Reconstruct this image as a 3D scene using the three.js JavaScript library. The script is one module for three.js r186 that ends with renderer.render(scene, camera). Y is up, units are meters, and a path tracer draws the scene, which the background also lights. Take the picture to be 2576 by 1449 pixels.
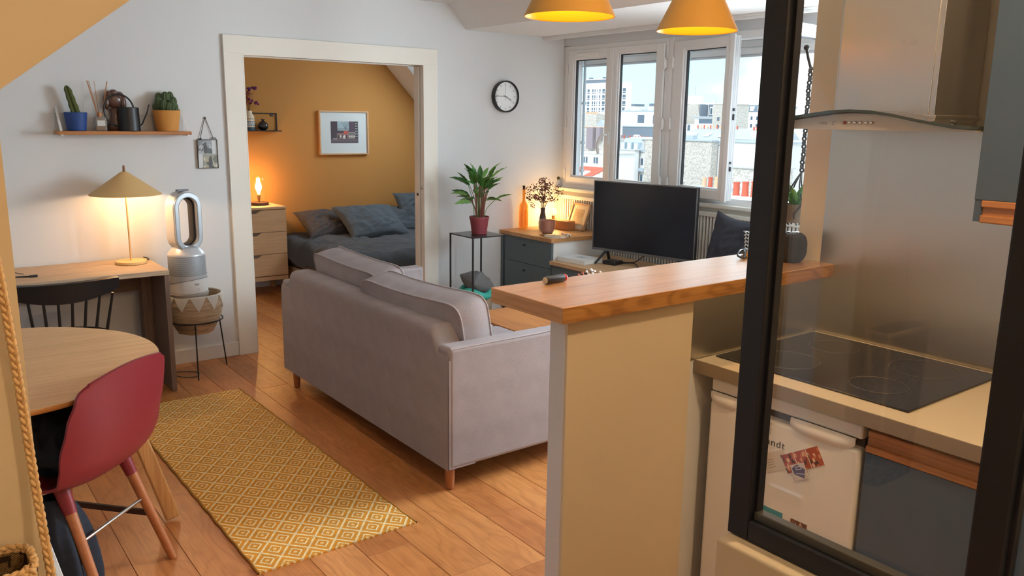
import * as THREE from 'three';
import { RoundedBoxGeometry } from 'three/addons/geometries/RoundedBoxGeometry.js';
import { mergeGeometries } from 'three/addons/utils/BufferGeometryUtils.js';
import { RectAreaLightUniformsLib } from 'three/addons/lights/RectAreaLightUniformsLib.js';

// ---------------------------------------------------------------- camera, sky, sun, area lights, exposure
const scene = new THREE.Scene();
const camera = new THREE.PerspectiveCamera(2 * Math.atan(724.5 / 2058) * 180 / Math.PI, 2576 / 1449, 0.05, 3000);
camera.position.set(0, 1.6, 0);
camera.setRotationFromMatrix(new THREE.Matrix4().makeBasis(
  new THREE.Vector3(0.79940, 0.01376, 0.60064), new THREE.Vector3(0.10987, 0.97953, -0.16868), new THREE.Vector3(-0.59066, 0.20084, 0.78153)));
const renderer = new THREE.WebGLRenderer({ antialias: true });
renderer.toneMapping = THREE.LinearToneMapping;
renderer.toneMappingExposure = 1.1;
renderer.shadowMap.enabled = true;
RectAreaLightUniformsLib.init();

let seed = 7;
const rnd = () => { seed = (seed * 1664525 + 1013904223) >>> 0; return seed / 4294967296; };
const rr = (a, b) => a + (b - a) * rnd();
const hash = (x, y, s) => { let h = Math.imul(x, 374761393) ^ Math.imul(y, 668265263) ^ Math.imul(s, 974711); h = Math.imul(h ^ (h >>> 13), 1274126177); return ((h ^ (h >>> 16)) >>> 0) / 4294967296; };
const sm = (t) => t * t * (3 - 2 * t), lerp = (a, b, t) => a + (b - a) * t, clamp = (x, a = 0, b = 1) => Math.min(b, Math.max(a, x));
function tn(x, y, px, py, s) { // periodic value noise
  const x0 = Math.floor(x), y0 = Math.floor(y), fx = sm(x - x0), fy = sm(y - y0), m = (a, n) => ((a % n) + n) % n;
  const a = hash(m(x0, px), m(y0, py), s), b = hash(m(x0 + 1, px), m(y0, py), s), c = hash(m(x0, px), m(y0 + 1, py), s), d = hash(m(x0 + 1, px), m(y0 + 1, py), s);
  return lerp(lerp(a, b, fx), lerp(c, d, fx), fy);
}
const fb = (x, y, px, py, s, o = 4) => { let v = 0, a = 0.5; for (let i = 0; i < o; i++) { v += a * tn(x, y, px, py, s + i); x *= 2; y *= 2; px *= 2; py *= 2; a *= 0.5; } return v; };
const n3 = (x, y, z, s = 1) => { const i = Math.floor(z), t = sm(z - i); return lerp(tn(x, y, 9999, 9999, s + i * 17), tn(x, y, 9999, 9999, s + (i + 1) * 17), t); };
const f3 = (x, y, z, s, o = 4) => { let v = 0, a = 0.5; for (let i = 0; i < o; i++) { v += a * n3(x, y, z, s + i * 5); x *= 2; y *= 2; z *= 2; a *= 0.5; } return v; };

{ // bright, half-clouded sky, the same all round
  const W = 2048, H = 1024, data = new Uint8Array(W * H * 4);
  for (let j = 0; j < H; j++) {
    const up = ((j + 0.5) / H - 0.5) * Math.PI, y = Math.sin(up), c = Math.cos(up);
    for (let i = 0; i < W; i++) {
      const o = (j * W + i) * 4; let r = 225, g = 240, b = 246;
      if (y > 0) {
        const a = ((i + 0.5) / W - 0.5) * 2 * Math.PI, x = Math.cos(a) * c, z = Math.sin(a) * c;
        const n = f3(x * 7 + 40, z * 7 + 40, y * 26 + 3, 3, 5), k = sm(clamp((n - 0.375) / 0.15 + 0.28 * clamp(1 - y / 0.05)));
        const t = sm(clamp(y * 3));
        r = lerp(lerp(172, 140, t), 253, k); g = lerp(lerp(228, 205, t), 254, k); b = lerp(lerp(242, 238, t), 255, k);
      }
      data[o] = r; data[o + 1] = g; data[o + 2] = b; data[o + 3] = 255;
    }
  }
  const t = new THREE.DataTexture(data, W, H, THREE.RGBAFormat);
  t.colorSpace = THREE.SRGBColorSpace; t.mapping = THREE.EquirectangularReflectionMapping; t.magFilter = THREE.LinearFilter; t.needsUpdate = true;
  scene.background = t; scene.backgroundIntensity = 2.0;
}
const sun = new THREE.DirectionalLight(0xf6faff, 2.3); // veiled sun behind this house: lights the fronts across the street
sun.position.set(-70, 62, 25); sun.target.position.set(0, 0, 0); sun.shadow.radius = 14; sun.castShadow = true;
Object.assign(sun.shadow.camera, { left: -500, right: 500, top: 500, bottom: -500, far: 1500 });
scene.add(sun, sun.target);
function area(w, h, L, color, pos, at) {
  const l = new THREE.RectAreaLight(color, L, w, h); l.position.set(...pos); l.lookAt(...at); scene.add(l); return l;
}
const DAY = new THREE.Color(0.80, 0.93, 1.0);
area(1.12, 1.08, 56, DAY, [4.765, 1.62, -2.26], [0, 1.62, -2.26]);      // added fill: boosts the daylight from behind an unseen, added third window
area(0.7, 0.7, 10, DAY, [4.26, 1.93, -6.70], [3.4, 1.1, -6.75]);      // daylight through the bedroom roof light
const WARM = new THREE.Color(1.0, 0.68, 0.38);

// ---------------------------------------------------------------- helpers
const V = (x, y, z) => new THREE.Vector3(x, y, z), PI = Math.PI;
const taken = {};
const numbered = (n) => { const k = (taken[n] = (taken[n] ?? -1) + 1); return k ? n + '_' + String(k).padStart(3, '0') : n; };
function norm(g) { // non-indexed, position / normal / uv only
  if (g.index) g = g.toNonIndexed();
  for (const k of Object.keys(g.attributes)) if (!['position', 'normal', 'uv'].includes(k)) g.deleteAttribute(k);
  if (!g.attributes.normal) g.computeVertexNormals();
  if (!g.attributes.uv) g.setAttribute('uv', new THREE.BufferAttribute(new Float32Array(g.attributes.position.count * 2), 2));
  g.clearGroups(); g.morphAttributes = {};
  return g;
}
const merge = (gs) => gs.length === 1 ? norm(gs[0]) : mergeGeometries(gs.map(norm));
function muv(g, turn = 0, ou = 0, ov = 0) { // uv in metres from the dominant axis of each triangle; turn swaps u and v
  g = norm(g); const p = g.attributes.position, n = g.attributes.normal, uv = new Float32Array(p.count * 2), a = new THREE.Vector3();
  for (let t = 0; t < p.count; t += 3) {
    a.set(0, 0, 0); for (let k = 0; k < 3; k++) a.add(V(n.getX(t + k), n.getY(t + k), n.getZ(t + k)));
    const ax = Math.abs(a.x), ay = Math.abs(a.y), az = Math.abs(a.z);
    for (let k = t; k < t + 3; k++) {
      const x = p.getX(k), y = p.getY(k), z = p.getZ(k); let u, v;
      if (ay >= ax && ay >= az) { u = x; v = z; } else if (ax >= az) { u = z; v = y; } else { u = x; v = y; }
      if (turn) [u, v] = [v, u];
      uv[2 * k] = u + ou; uv[2 * k + 1] = v + ov;
    }
  }
  g.setAttribute('uv', new THREE.BufferAttribute(uv, 2)); return g;
}
const T = (g, x = 0, y = 0, z = 0, rx = 0, ry = 0, rz = 0) => g.applyMatrix4(new THREE.Matrix4().compose(V(x, y, z), new THREE.Quaternion().setFromEuler(new THREE.Euler(rx, ry, rz)), V(1, 1, 1)));
const bx = (w, h, d, x = 0, y = 0, z = 0, r = 0.004, s = 1) => (r ? new RoundedBoxGeometry(w, h, d, s, Math.min(r, w / 2.01, h / 2.01, d / 2.01)) : new THREE.BoxGeometry(w, h, d)).translate(x, y, z);
const bb = (x0, x1, y0, y1, z0, z1, r = 0.004, s = 1) => bx(x1 - x0, y1 - y0, z1 - z0, (x0 + x1) / 2, (y0 + y1) / 2, (z0 + z1) / 2, r, s);
const cyl = (r0, r1, h, x = 0, y = 0, z = 0, n = 24) => new THREE.CylinderGeometry(r1, r0, h, n).translate(x, y + h / 2, z); // r0 below, r1 above, base at y
const lathe = (pts, n = 36) => new THREE.LatheGeometry(pts.map(([r, y]) => new THREE.Vector2(r, y)), n);
const tube = (pts, r, seg = 24, n = 8, closed = false) => new THREE.TubeGeometry(new THREE.CatmullRomCurve3(pts.map((p) => V(...p)), closed), seg, r, n, closed);
function rod(a, b, r0, r1 = r0, n = 12) {
  a = V(...a); b = V(...b); const d = b.clone().sub(a), L = d.length();
  return new THREE.CylinderGeometry(r1, r0, L, n).translate(0, L / 2, 0).applyQuaternion(new THREE.Quaternion().setFromUnitVectors(V(0, 1, 0), d.normalize())).translate(a.x, a.y, a.z);
}
function beam(a, b, w, h, r = 0.002, up = V(0, 1, 0)) { // box bar from a to b
  a = V(...a); b = V(...b); const d = b.clone().sub(a), L = d.length(), zx = d.clone().normalize(); let xx = up.clone().cross(zx); if (xx.length() < 1e-3) xx = V(1, 0, 0).cross(zx); xx.normalize();
  return bx(w, h, L, 0, 0, 0, r).applyMatrix4(new THREE.Matrix4().makeBasis(xx, zx.clone().cross(xx), zx)).translate((a.x + b.x) / 2, (a.y + b.y) / 2, (a.z + b.z) / 2);
}
function grid(f, nu, nv) { // surface f(u, v) -> [x, y, z], u and v from 0 to 1
  const p = [], uv = [], ix = [];
  for (let j = 0; j <= nv; j++) for (let i = 0; i <= nu; i++) { p.push(...f(i / nu, j / nv)); uv.push(i / nu, j / nv); }
  for (let j = 0; j < nv; j++) for (let i = 0; i < nu; i++) { const a = j * (nu + 1) + i, b = a + 1, c = a + nu + 1, d = c + 1; ix.push(a, b, d, a, d, c); }
  const g = new THREE.BufferGeometry(); g.setAttribute('position', new THREE.Float32BufferAttribute(p, 3)); g.setAttribute('uv', new THREE.Float32BufferAttribute(uv, 2)); g.setIndex(ix); g.computeVertexNormals(); return g;
}
function shell(f, nu, nv, t) { // grid given a thickness: front, back and rim
  const F = (u, v) => V(...f(u, v)), e = 1e-3;
  const N = (u, v) => { const u0 = clamp(u - e), u1 = clamp(u + e), v0 = clamp(v - e), v1 = clamp(v + e); return F(u1, v).sub(F(u0, v)).cross(F(u, v1).sub(F(u, v0))).normalize(); };
  const side = (s) => (u, v) => F(u, v).addScaledVector(N(u, v), s * t / 2).toArray();
  const a = side(1), b = side(-1), rim = (q) => grid((u, v) => { const [x, y] = q(u); const A = a(x, y), B = b(x, y); return [0, 1, 2].map((k) => lerp(A[k], B[k], v)); }, Math.max(nu, nv), 1);
  return merge([grid(a, nu, nv), grid((u, v) => b(1 - u, v), nu, nv), rim((u) => [1 - u, 0]), rim((u) => [u, 1]), rim((u) => [0, u]), rim((u) => [1, 1 - u])]);
}
function pillow(w, h, d, { pinch = 0.06, wr = 0.01, n = 28, pow = 0.42, s = 1, sag = 0 } = {}) { // cushion in the xy plane, thickness along z
  const f = (u, v, k) => { const a = u * 2 - 1, b = v * 2 - 1; let x = a * w / 2 * (1 - pinch * (1 - b * b) * Math.abs(a)), y = b * h / 2 * (1 - pinch * (1 - a * a) * Math.abs(b));
    const m = Math.pow(Math.max(0, (1 - a * a) * (1 - b * b)), pow), c = (f3(a * 2.3 + 9 + s, b * 2.3 + 9, k * 3 + 7, s, 3) - 0.45) * wr * 2.5 * m + (Math.abs(f3(a * 3 + b * 2 + 30, b * 3.4 - a * 2 + 30, s + k, s + 9, 3) - 0.45)) * wr * -3 * m;
    return [x, y - sag * (1 - a * a) * (b > 0 ? b : 0), k * (d / 2 * m + c)]; };
  return merge([grid((u, v) => f(u, v, 1), n, n), grid((u, v) => f(1 - u, v, -1), n, n)]);
}
function poly(pts, depth, bevel = 0) { // outline in xy, extruded along +z
  const s = new THREE.Shape(pts.map(([x, y]) => new THREE.Vector2(x, y)));
  return new THREE.ExtrudeGeometry(s, { depth, bevelEnabled: bevel > 0, bevelSize: bevel, bevelThickness: bevel, bevelSegments: 2, curveSegments: 24 });
}
const inWorld = new Map(); // things whose parts are given in room coordinates
function obj(name, geos, m, parent = scene) {
  let g = Array.isArray(geos) ? merge(geos) : geos;
  for (let p = parent; p && p !== scene; p = p.parent) if (inWorld.has(p)) { const q = p.position; g = g.clone().translate(-q.x, -q.y, -q.z); }
  const o = new THREE.Mesh(g, m); o.name = parent === scene ? numbered(name) : name; o.castShadow = o.receiveShadow = true;
  parent.add(o); return o;
}
function tag(o, label, category, group) { o.userData.label = label; o.userData.category = category; if (group) o.userData.group = group; return o; }
function thing(name, label, category, pos = [0, 0, 0], turn = 0, group) {
  const o = new THREE.Group(); o.name = numbered(name); o.position.set(...pos); o.rotation.y = turn; scene.add(o); return tag(o, label, category, group);
}
function thingW(name, label, category, pos, group) { const o = thing(name, label, category, pos, 0, group); inWorld.set(o, 1); return o; }
function struct(name, geos, m) { const o = geos ? obj(name, geos, m) : new THREE.Group(); if (!geos) { o.name = numbered(name); scene.add(o); } o.userData.kind = 'structure'; return o; }
const say = (o, label) => { o.userData.label = label; return o; };

// ---------------------------------------------------------------- materials
function tex(n, f, srgb = true, rep = [1, 1], w = n) {
  const d = new Uint8Array(w * n * 4);
  for (let y = 0; y < n; y++) for (let x = 0; x < w; x++) { const c = f(x / w, y / n), o = (y * w + x) * 4; if (c.length) { d[o] = c[0]; d[o + 1] = c[1]; d[o + 2] = c[2]; } else d[o] = d[o + 1] = d[o + 2] = c; d[o + 3] = 255; }
  const t = new THREE.DataTexture(d, w, n, THREE.RGBAFormat); t.wrapS = t.wrapT = THREE.RepeatWrapping; t.magFilter = THREE.LinearFilter; if (srgb) t.colorSpace = THREE.SRGBColorSpace; t.repeat.set(...rep); t.needsUpdate = true; return t;
}
const mix3 = (a, b, t) => [0, 1, 2].map((k) => clamp(lerp(a[k], b[k], t), 0, 255));
// wood with the grain along u; one repeat is 1 m long and 0.5 m across
function woodTex(light, dark, s, { fine = 1, cath = 0.5, knots = 0.3 } = {}) {
  return tex(512, (u, v) => {
    const wav = fb(u * 3, v * 4, 3, 4, s, 3) * 1.6, ring = 0.5 + 0.5 * Math.sin((v * 7 + wav * 1.5 * cath * 4) * 2 * PI), str = fb(u * 6, v * 90, 6, 90, s + 40, 3), pore = fb(u * 20, v * 220, 20, 220, s + 70, 2), cloud = fb(u * 2, v * 3, 2, 3, s + 90, 3);
    const k = clamp(0.10 + (ring ** 3) * 0.30 * cath + (str - 0.45) * 1.1 * fine + (pore > 0.55 ? 0.16 * fine : 0) + (cloud - 0.45) * knots * 1.8);
    return mix3(light, dark, k);
  }, true, [1, 2]);
}
const std = (o) => new THREE.MeshStandardMaterial(o), phys = (o) => new THREE.MeshPhysicalMaterial(o);
const C = (r, g, b) => new THREE.Color().setRGB(r, g, b), S = (h) => new THREE.Color(h);
const fineBump = tex(256, (u, v) => 110 + 90 * fb(u * 60, v * 60, 60, 60, 5, 3), false, [2, 2]);
const weave = tex(256, (u, v) => { const a = Math.sin(u * 2 * PI * 48), b = Math.sin(v * 2 * PI * 48); return 128 + 60 * a * b + 60 * (fb(u * 40, v * 40, 40, 40, 3, 2) - 0.4); }, false, [8, 8]);
const fabTex = (a, b, s) => tex(256, (u, v) => { const h = hash(Math.floor(u * 128), Math.floor(v * 256), s), w = hash(Math.floor(u * 256), Math.floor(v * 128), s + 1); return mix3(a, b, clamp(0.5 * h + 0.5 * w + (fb(u * 4, v * 4, 4, 4, s, 2) - 0.45) * 0.4)); }, true, [5, 5]);
const M = {
  wall: std({ color: C(0.70, 0.72, 0.735), roughness: 0.92, bumpMap: fineBump, bumpScale: 0.0006 }),
  cream: std({ color: C(0.69, 0.60, 0.44), roughness: 0.85, bumpMap: fineBump, bumpScale: 0.0005 }),
  ceil: std({ color: C(0.78, 0.78, 0.77), roughness: 0.95 }),
  ochre: std({ color: S('#b98547'), roughness: 0.9, bumpMap: fineBump, bumpScale: 0.0006 }),
  trim: std({ color: C(0.80, 0.77, 0.70), roughness: 0.5 }),
  white: std({ color: C(0.80, 0.80, 0.79), roughness: 0.4 }),
  pvc: phys({ color: C(0.80, 0.80, 0.80), roughness: 0.35 }),
  gasket: std({ color: C(0.03, 0.03, 0.035), roughness: 0.6 }),
  dark: std({ color: C(0.012, 0.012, 0.014), roughness: 0.6 }),
  black: std({ color: C(0.010, 0.011, 0.014), roughness: 0.42 }),
  blackWood: std({ color: C(0.010, 0.011, 0.013), roughness: 0.35 }),
  frame: std({ color: C(0.004, 0.007, 0.016), roughness: 0.5 }),
  glass: phys({ color: 0xffffff, transmission: 1, roughness: 0.0, thickness: 0, ior: 1.45 }),
  clear: phys({ color: C(0.96, 0.97, 0.97), transmission: 1, roughness: 0.0, thickness: 0, ior: 1.4 }),
  steel: phys({ color: C(0.56, 0.54, 0.50), metalness: 1, roughness: 0.36, anisotropy: 0.7, anisotropyRotation: 0 }),
  steelSmooth: phys({ color: C(0.50, 0.44, 0.36), metalness: 0.55, roughness: 0.42 }),
  chrome: std({ color: C(0.75, 0.75, 0.76), metalness: 1, roughness: 0.15 }),
  brass: std({ color: C(0.62, 0.44, 0.20), metalness: 1, roughness: 0.3 }),
  silver: std({ color: C(0.60, 0.62, 0.65), metalness: 0.3, roughness: 0.35 }),
  sofa: std({ map: fabTex([170, 161, 163], [138, 129, 131], 4), roughness: 0.95, bumpMap: weave, bumpScale: 0.0008 }),
  welt: std({ color: S('#a79d9f'), roughness: 0.95 }),
  slate: phys({ color: S('#5e6d74'), roughness: 0.75, bumpMap: fineBump, bumpScale: 0.0004 }),
  navyDoor: std({ color: S('#3b546e'), roughness: 0.6 }),
  mustard: std({ color: S('#dcb67c'), roughness: 0.6 }),
  mustardLit: std({ color: S('#e0a020'), roughness: 0.55 }),  // mustard brightened to yellow for the lamplight inside the pendant shades
  mustardOut: std({ color: S('#cf9c46'), roughness: 0.6 }),
  bordeaux: phys({ color: S('#82222b'), roughness: 0.42 }),
  oak: std({ map: woodTex([214, 168, 112], [160, 108, 62], 11, { fine: 0.8, cath: 0.35 }), roughness: 0.45 }),
  oakBar: phys({ map: woodTex([206, 156, 100], [150, 100, 56], 12, { fine: 0.8, cath: 0.4 }), roughness: 0.36, clearcoat: 1.0, clearcoatRoughness: 0.26 }),
  oakBarEdge: std({ map: woodTex([190, 138, 78], [120, 76, 38], 13, { fine: 0.5, cath: 1.3 }), roughness: 0.5 }),
  oakPale: std({ map: woodTex([205, 168, 128], [164, 124, 86], 14, { fine: 0.7, cath: 0.25 }), roughness: 0.6 }),
  oakTable: std({ map: woodTex([216, 170, 120], [172, 126, 80], 15, { fine: 0.9, cath: 0.3, knots: 0.1 }), roughness: 0.5 }),
  oakEdge: std({ color: S('#c98f50'), roughness: 0.5 }),
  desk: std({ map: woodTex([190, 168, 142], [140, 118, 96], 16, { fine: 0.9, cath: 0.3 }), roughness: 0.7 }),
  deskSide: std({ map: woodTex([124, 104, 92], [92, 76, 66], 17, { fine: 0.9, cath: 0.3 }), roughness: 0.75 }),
  teak: std({ map: woodTex([184, 124, 76], [124, 76, 42], 18, { fine: 0.7, cath: 0.4 }), roughness: 0.4 }),
  beech: std({ map: woodTex([176, 110, 64], [132, 76, 40], 19, { fine: 0.5, cath: 0.2 }), roughness: 0.45 }),
  butcher: std({ map: woodTex([204, 156, 104], [140, 92, 52], 20, { fine: 0.8, cath: 0.5, knots: 0.8 }), roughness: 0.5 }),
  coffee: std({ map: woodTex([196, 130, 72], [128, 74, 34], 21, { fine: 0.7, cath: 0.5, knots: 0.6 }), roughness: 0.42 }),
  worktop: std({ color: S('#d8cdb4'), roughness: 0.5 }),
  wicker: std({ color: S('#a08f7a'), roughness: 0.9 }),
  rubber: std({ color: C(0.02, 0.02, 0.022), roughness: 0.5 }),
};
const plankMats = [0, 1, 2, 3].map((k) => std({ map: woodTex([[214, 146, 86], [207, 138, 80], [220, 154, 94], [200, 130, 75]][k], [[160, 98, 50], [154, 92, 46], [168, 106, 58], [148, 86, 42]][k], 30 + k, { fine: 0.55, cath: 0.7, knots: 0.5 }), roughness: 0.36, bumpMap: fineBump, bumpScale: 0.0002 }));
function canvas(w, h, draw) { const c = document.createElement('canvas'); c.width = w; c.height = h; const x = c.getContext('2d'); draw(x, w, h); const t = new THREE.CanvasTexture(c); t.colorSpace = THREE.SRGBColorSpace; t.magFilter = THREE.LinearFilter; return t; }

// ---------------------------------------------------------------- the setting: floor, walls, ceilings, trim
const floor = struct('floor', bb(-1.2, 4.9, -0.12, -0.0145, -7.72, 1.3, 0), std({ color: S('#3a2412'), roughness: 0.9 }));
{
  const lens = [1.1, 1.4, 1.75], geos = lens.map((L) => [0, 1].map((k) => {
    const w = 0.1788, b = 0.0014, t = 0.0145, h = L / 2, a = w / 2, top = [[-a + b, -h + b], [a - b, -h + b], [a - b, h - b], [-a + b, h - b]], low = [[-a, -h], [a, -h], [a, h], [-a, h]], p = [];
    const q = (A, B, Cc, D) => p.push(...A, ...B, ...Cc, ...A, ...Cc, ...D), P = (xz, y) => [xz[0], y, xz[1]];
    q(P(top[3], 0), P(top[2], 0), P(top[1], 0), P(top[0], 0));
    for (let i = 0; i < 4; i++) { const j = (i + 1) % 4; q(P(low[i], -b), P(top[i], 0), P(top[j], 0), P(low[j], -b)); q(P(low[i], -t), P(low[i], -b), P(low[j], -b), P(low[j], -t)); }
    const g = new THREE.BufferGeometry(); g.setAttribute('position', new THREE.Float32BufferAttribute(p, 3)); g.computeVertexNormals(); return muv(g, 1, k * 0.37 + L, k * 0.23 + L * 0.31);
  }));
  let n = 0;
  for (let i = 0; i < 32; i++) {
    const x = -0.99 + i * 0.18, ends = x > 1.5 ? -7.62 : -5.5, start = x > 0.95 ? -1.3 : 0.6;
    let z = start + rr(0, 1.0);
    while (z > ends) { const k = Math.floor(rnd() * 3), L = lens[k]; const m = obj('plank', geos[k][Math.floor(rnd() * 2)], plankMats[Math.floor(rnd() * 4)], floor); m.position.set(x, 0, z - L / 2); z -= L + 0.0015; n++; }
  }
}
struct('wall_back', [muv(bb(-1.2, 1.888, 0, 2.6, -5.555, -5.435, 0)), muv(bb(3.25, 4.62, 0, 2.6, -5.555, -5.435, 0)), muv(bb(1.888, 3.25, 2.0, 2.6, -5.555, -5.435, 0))], M.wall);
struct('wall_left', muv(bb(-1.3, -1.2, 0, 2.6, -5.56, 1.4, 0)), M.wall);
struct('wall_behind', muv(bb(-1.3, 2.7, 0, 2.6, 1.3, 1.4, 0)), M.cream);
struct('wall_kitchen', muv(bb(2.505, 2.6, 0, 2.6, -1.66, 1.3, 0)), M.cream);
struct('wall_right', muv(bb(2.6, 4.9, 0, 2.6, -1.56, -1.45, 0)), M.wall);
struct('wall_window', [muv(bb(4.62, 4.9, 0, 1.045, -5.56, -1.56, 0)), muv(bb(4.62, 4.9, 2.205, 2.6, -5.56, -1.56, 0)), muv(bb(4.62, 4.778, 1.04, 2.21, -5.56, -5.37, 0)), muv(bb(4.62, 4.9, 1.04, 2.21, -2.94, -2.86, 0)), muv(bb(4.62, 4.9, 1.04, 2.21, -1.66, -1.56, 0))], M.wall);
struct('wall_peninsula', [muv(bb(1.36, 2.505, 0, 1.095, -1.628, -1.568, 0.002))], M.wall);
struct('wall_kitchen_side', [muv(bb(1.3615, 1.852, 0, 1.095, -1.5685, -1.558, 0.001))], M.cream);
struct('wall_entrance', muv(poly([[-1.2, 0], [0.093, 0], [0.093, 1.62], [1.19, 2.451], [-1.2, 2.451]], 0.09).translate(0, 0, -1.09)), M.cream);
struct('wall_low', muv(bb(0.875, 0.985, 0, 1.027, -0.672, 1.3, 0.006, 2)), M.cream);
struct('wall_bedroom_back', muv(poly([[1.4, 0], [4.775, 0], [4.775, 1.52], [3.78, 2.55], [3.73, 2.6], [1.4, 2.6]], 0.12).translate(0, 0, -7.72)), M.ochre);
struct('wall_bedroom_left', muv(bb(1.3, 1.4, 0, 2.6, -7.72, -5.555, 0)), M.wall);
struct('ceiling', [bb(-1.2, 3.47, 2.451, 2.6, -5.435, 1.3, 0), bb(1.4, 3.80, 2.451, 2.6, -7.6, -5.555, 0)], M.ceil);
struct('ceiling_soffit', poly([[3.462, 2.451], [3.631, 2.273], [4.75, 2.273], [4.75, 2.6], [3.462, 2.6]], 3.88).translate(0, 0, -5.435), M.ceil);
struct('roof', bb(-1.3, 4.95, 2.6, 2.72, -7.74, 1.42, 0), M.slate);  // unseen slab above the rooms, placed to keep the sun out
{ // sloping bedroom ceiling with a roof light
  const at = (x) => 2.149 - (x - 4.087) * 1.0365, q = (x) => [x, at(x)], o = (x) => [x + 0.052, at(x) + 0.05];
  const strip = (a, b, z0, z1) => poly([q(a), o(a), o(b), q(b)].reverse(), z1 - z0).translate(0, 0, z0);
  struct('ceiling_slope', [strip(3.70, 4.72, -7.62, -7.24), strip(3.70, 4.72, -6.18, -5.555), strip(3.70, 3.93, -7.24, -6.18), strip(4.45, 4.72, -7.24, -6.18)], M.ceil);
  struct('wall_bedroom_right', muv(bb(4.715, 4.775, 0, 1.50, -7.62, -5.555, 0)), M.wall);
  const w = struct('window_4'); const e = 0.02;
  obj('frame', [strip(3.93, 3.965, -7.24, -6.18), strip(4.415, 4.45, -7.24, -6.18), strip(3.93, 4.45, -7.24, -7.24 + e), strip(3.93, 4.45, -6.18 - e, -6.18)], M.white, w);
  obj('pane', poly([[3.96 + 0.016, at(3.96) + 0.016], [3.96 + 0.02, at(3.96) + 0.02], [4.42 + 0.02, at(4.42) + 0.02], [4.42 + 0.016, at(4.42) + 0.016]].reverse(), 1.02).translate(0, 0, -7.22), M.glass, w);
}
{
  const t = struct('trim_1');
  obj('casing_post', bb(1.768, 1.889, 0, 2.0, -5.436, -5.413, 0.001), M.trim, t);
  obj('casing_post', bb(3.249, 3.363, 0, 2.0, -5.436, -5.413, 0.001), M.trim, t);
  obj('casing_head', bb(1.768, 3.363, 2.0, 2.11, -5.436, -5.413, 0.001), M.trim, t);
  obj('jamb_lining', [bb(1.889, 1.897, 0, 2.0, -5.47, -5.413, 0.001), bb(1.889, 1.897, 0, 2.0, -5.555, -5.52, 0.001)], M.trim, t);
  obj('jamb_lining', [bb(3.238, 3.25, 0, 2.0, -5.462, -5.413, 0.001), bb(3.238, 3.25, 0, 2.0, -5.555, -5.525, 0.001)], M.trim, t);
  obj('head_lining', [bb(1.897, 3.238, 1.99, 2.001, -5.47, -5.413, 0.001), bb(1.897, 3.238, 1.985, 2.0, -5.555, -5.52, 0.001)], M.trim, t);
  const d = struct('door_1');
  obj('leaf_edge', bb(3.230, 3.25, 0.008, 1.985, -5.515, -5.475, 0.002), M.trim, d);
  obj('finger_pull', T(cyl(0.011, 0.011, 0.006, 0, 0, 0, 20), 3.230, 1.03, -5.495, 0, 0, PI / 2), M.gasket, d);
  obj('latch', T(lathe([[0, 0], [0.011, 0.001], [0.013, 0.006], [0.008, 0.012], [0, 0.013]], 20), 3.239, 1.085, -5.44, 0, 0, PI / 2), M.chrome, d);
  const d2 = struct('door_2');
  obj('leaf_edge', bb(1.889, 1.912, 0.008, 1.985, -5.515, -5.475, 0.002), M.white, d2);
  obj('latch', T(lathe([[0, 0], [0.011, 0.001], [0.013, 0.006], [0.008, 0.012], [0, 0.013]], 20), 1.912, 1.085, -5.495, 0, 0, -PI / 2), M.chrome, d2);
}
struct('baseboard_back', [bb(-1.2, 1.768, 0, 0.095, -5.436, -5.421, 0.003), bb(3.363, 4.6, 0, 0.095, -5.436, -5.421, 0.003)], M.white);
struct('baseboard_bedroom', [bb(1.4, 4.715, 0, 0.085, -7.601, -7.587, 0.003)], M.white);
struct('trim_2', [bb(4.385, 4.43, 2.258, 2.274, -5.434, -1.57, 0.003), bb(4.395, 4.418, 2.243, 2.26, -5.434, -1.57, 0.003)], M.white);
struct('trim_3', [bb(4.56, 4.63, 1.018, 1.046, -5.434, -1.57, 0.006, 2), bb(4.60, 4.63, 0.965, 1.02, -5.434, -1.57, 0.003)], M.trim);

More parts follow.
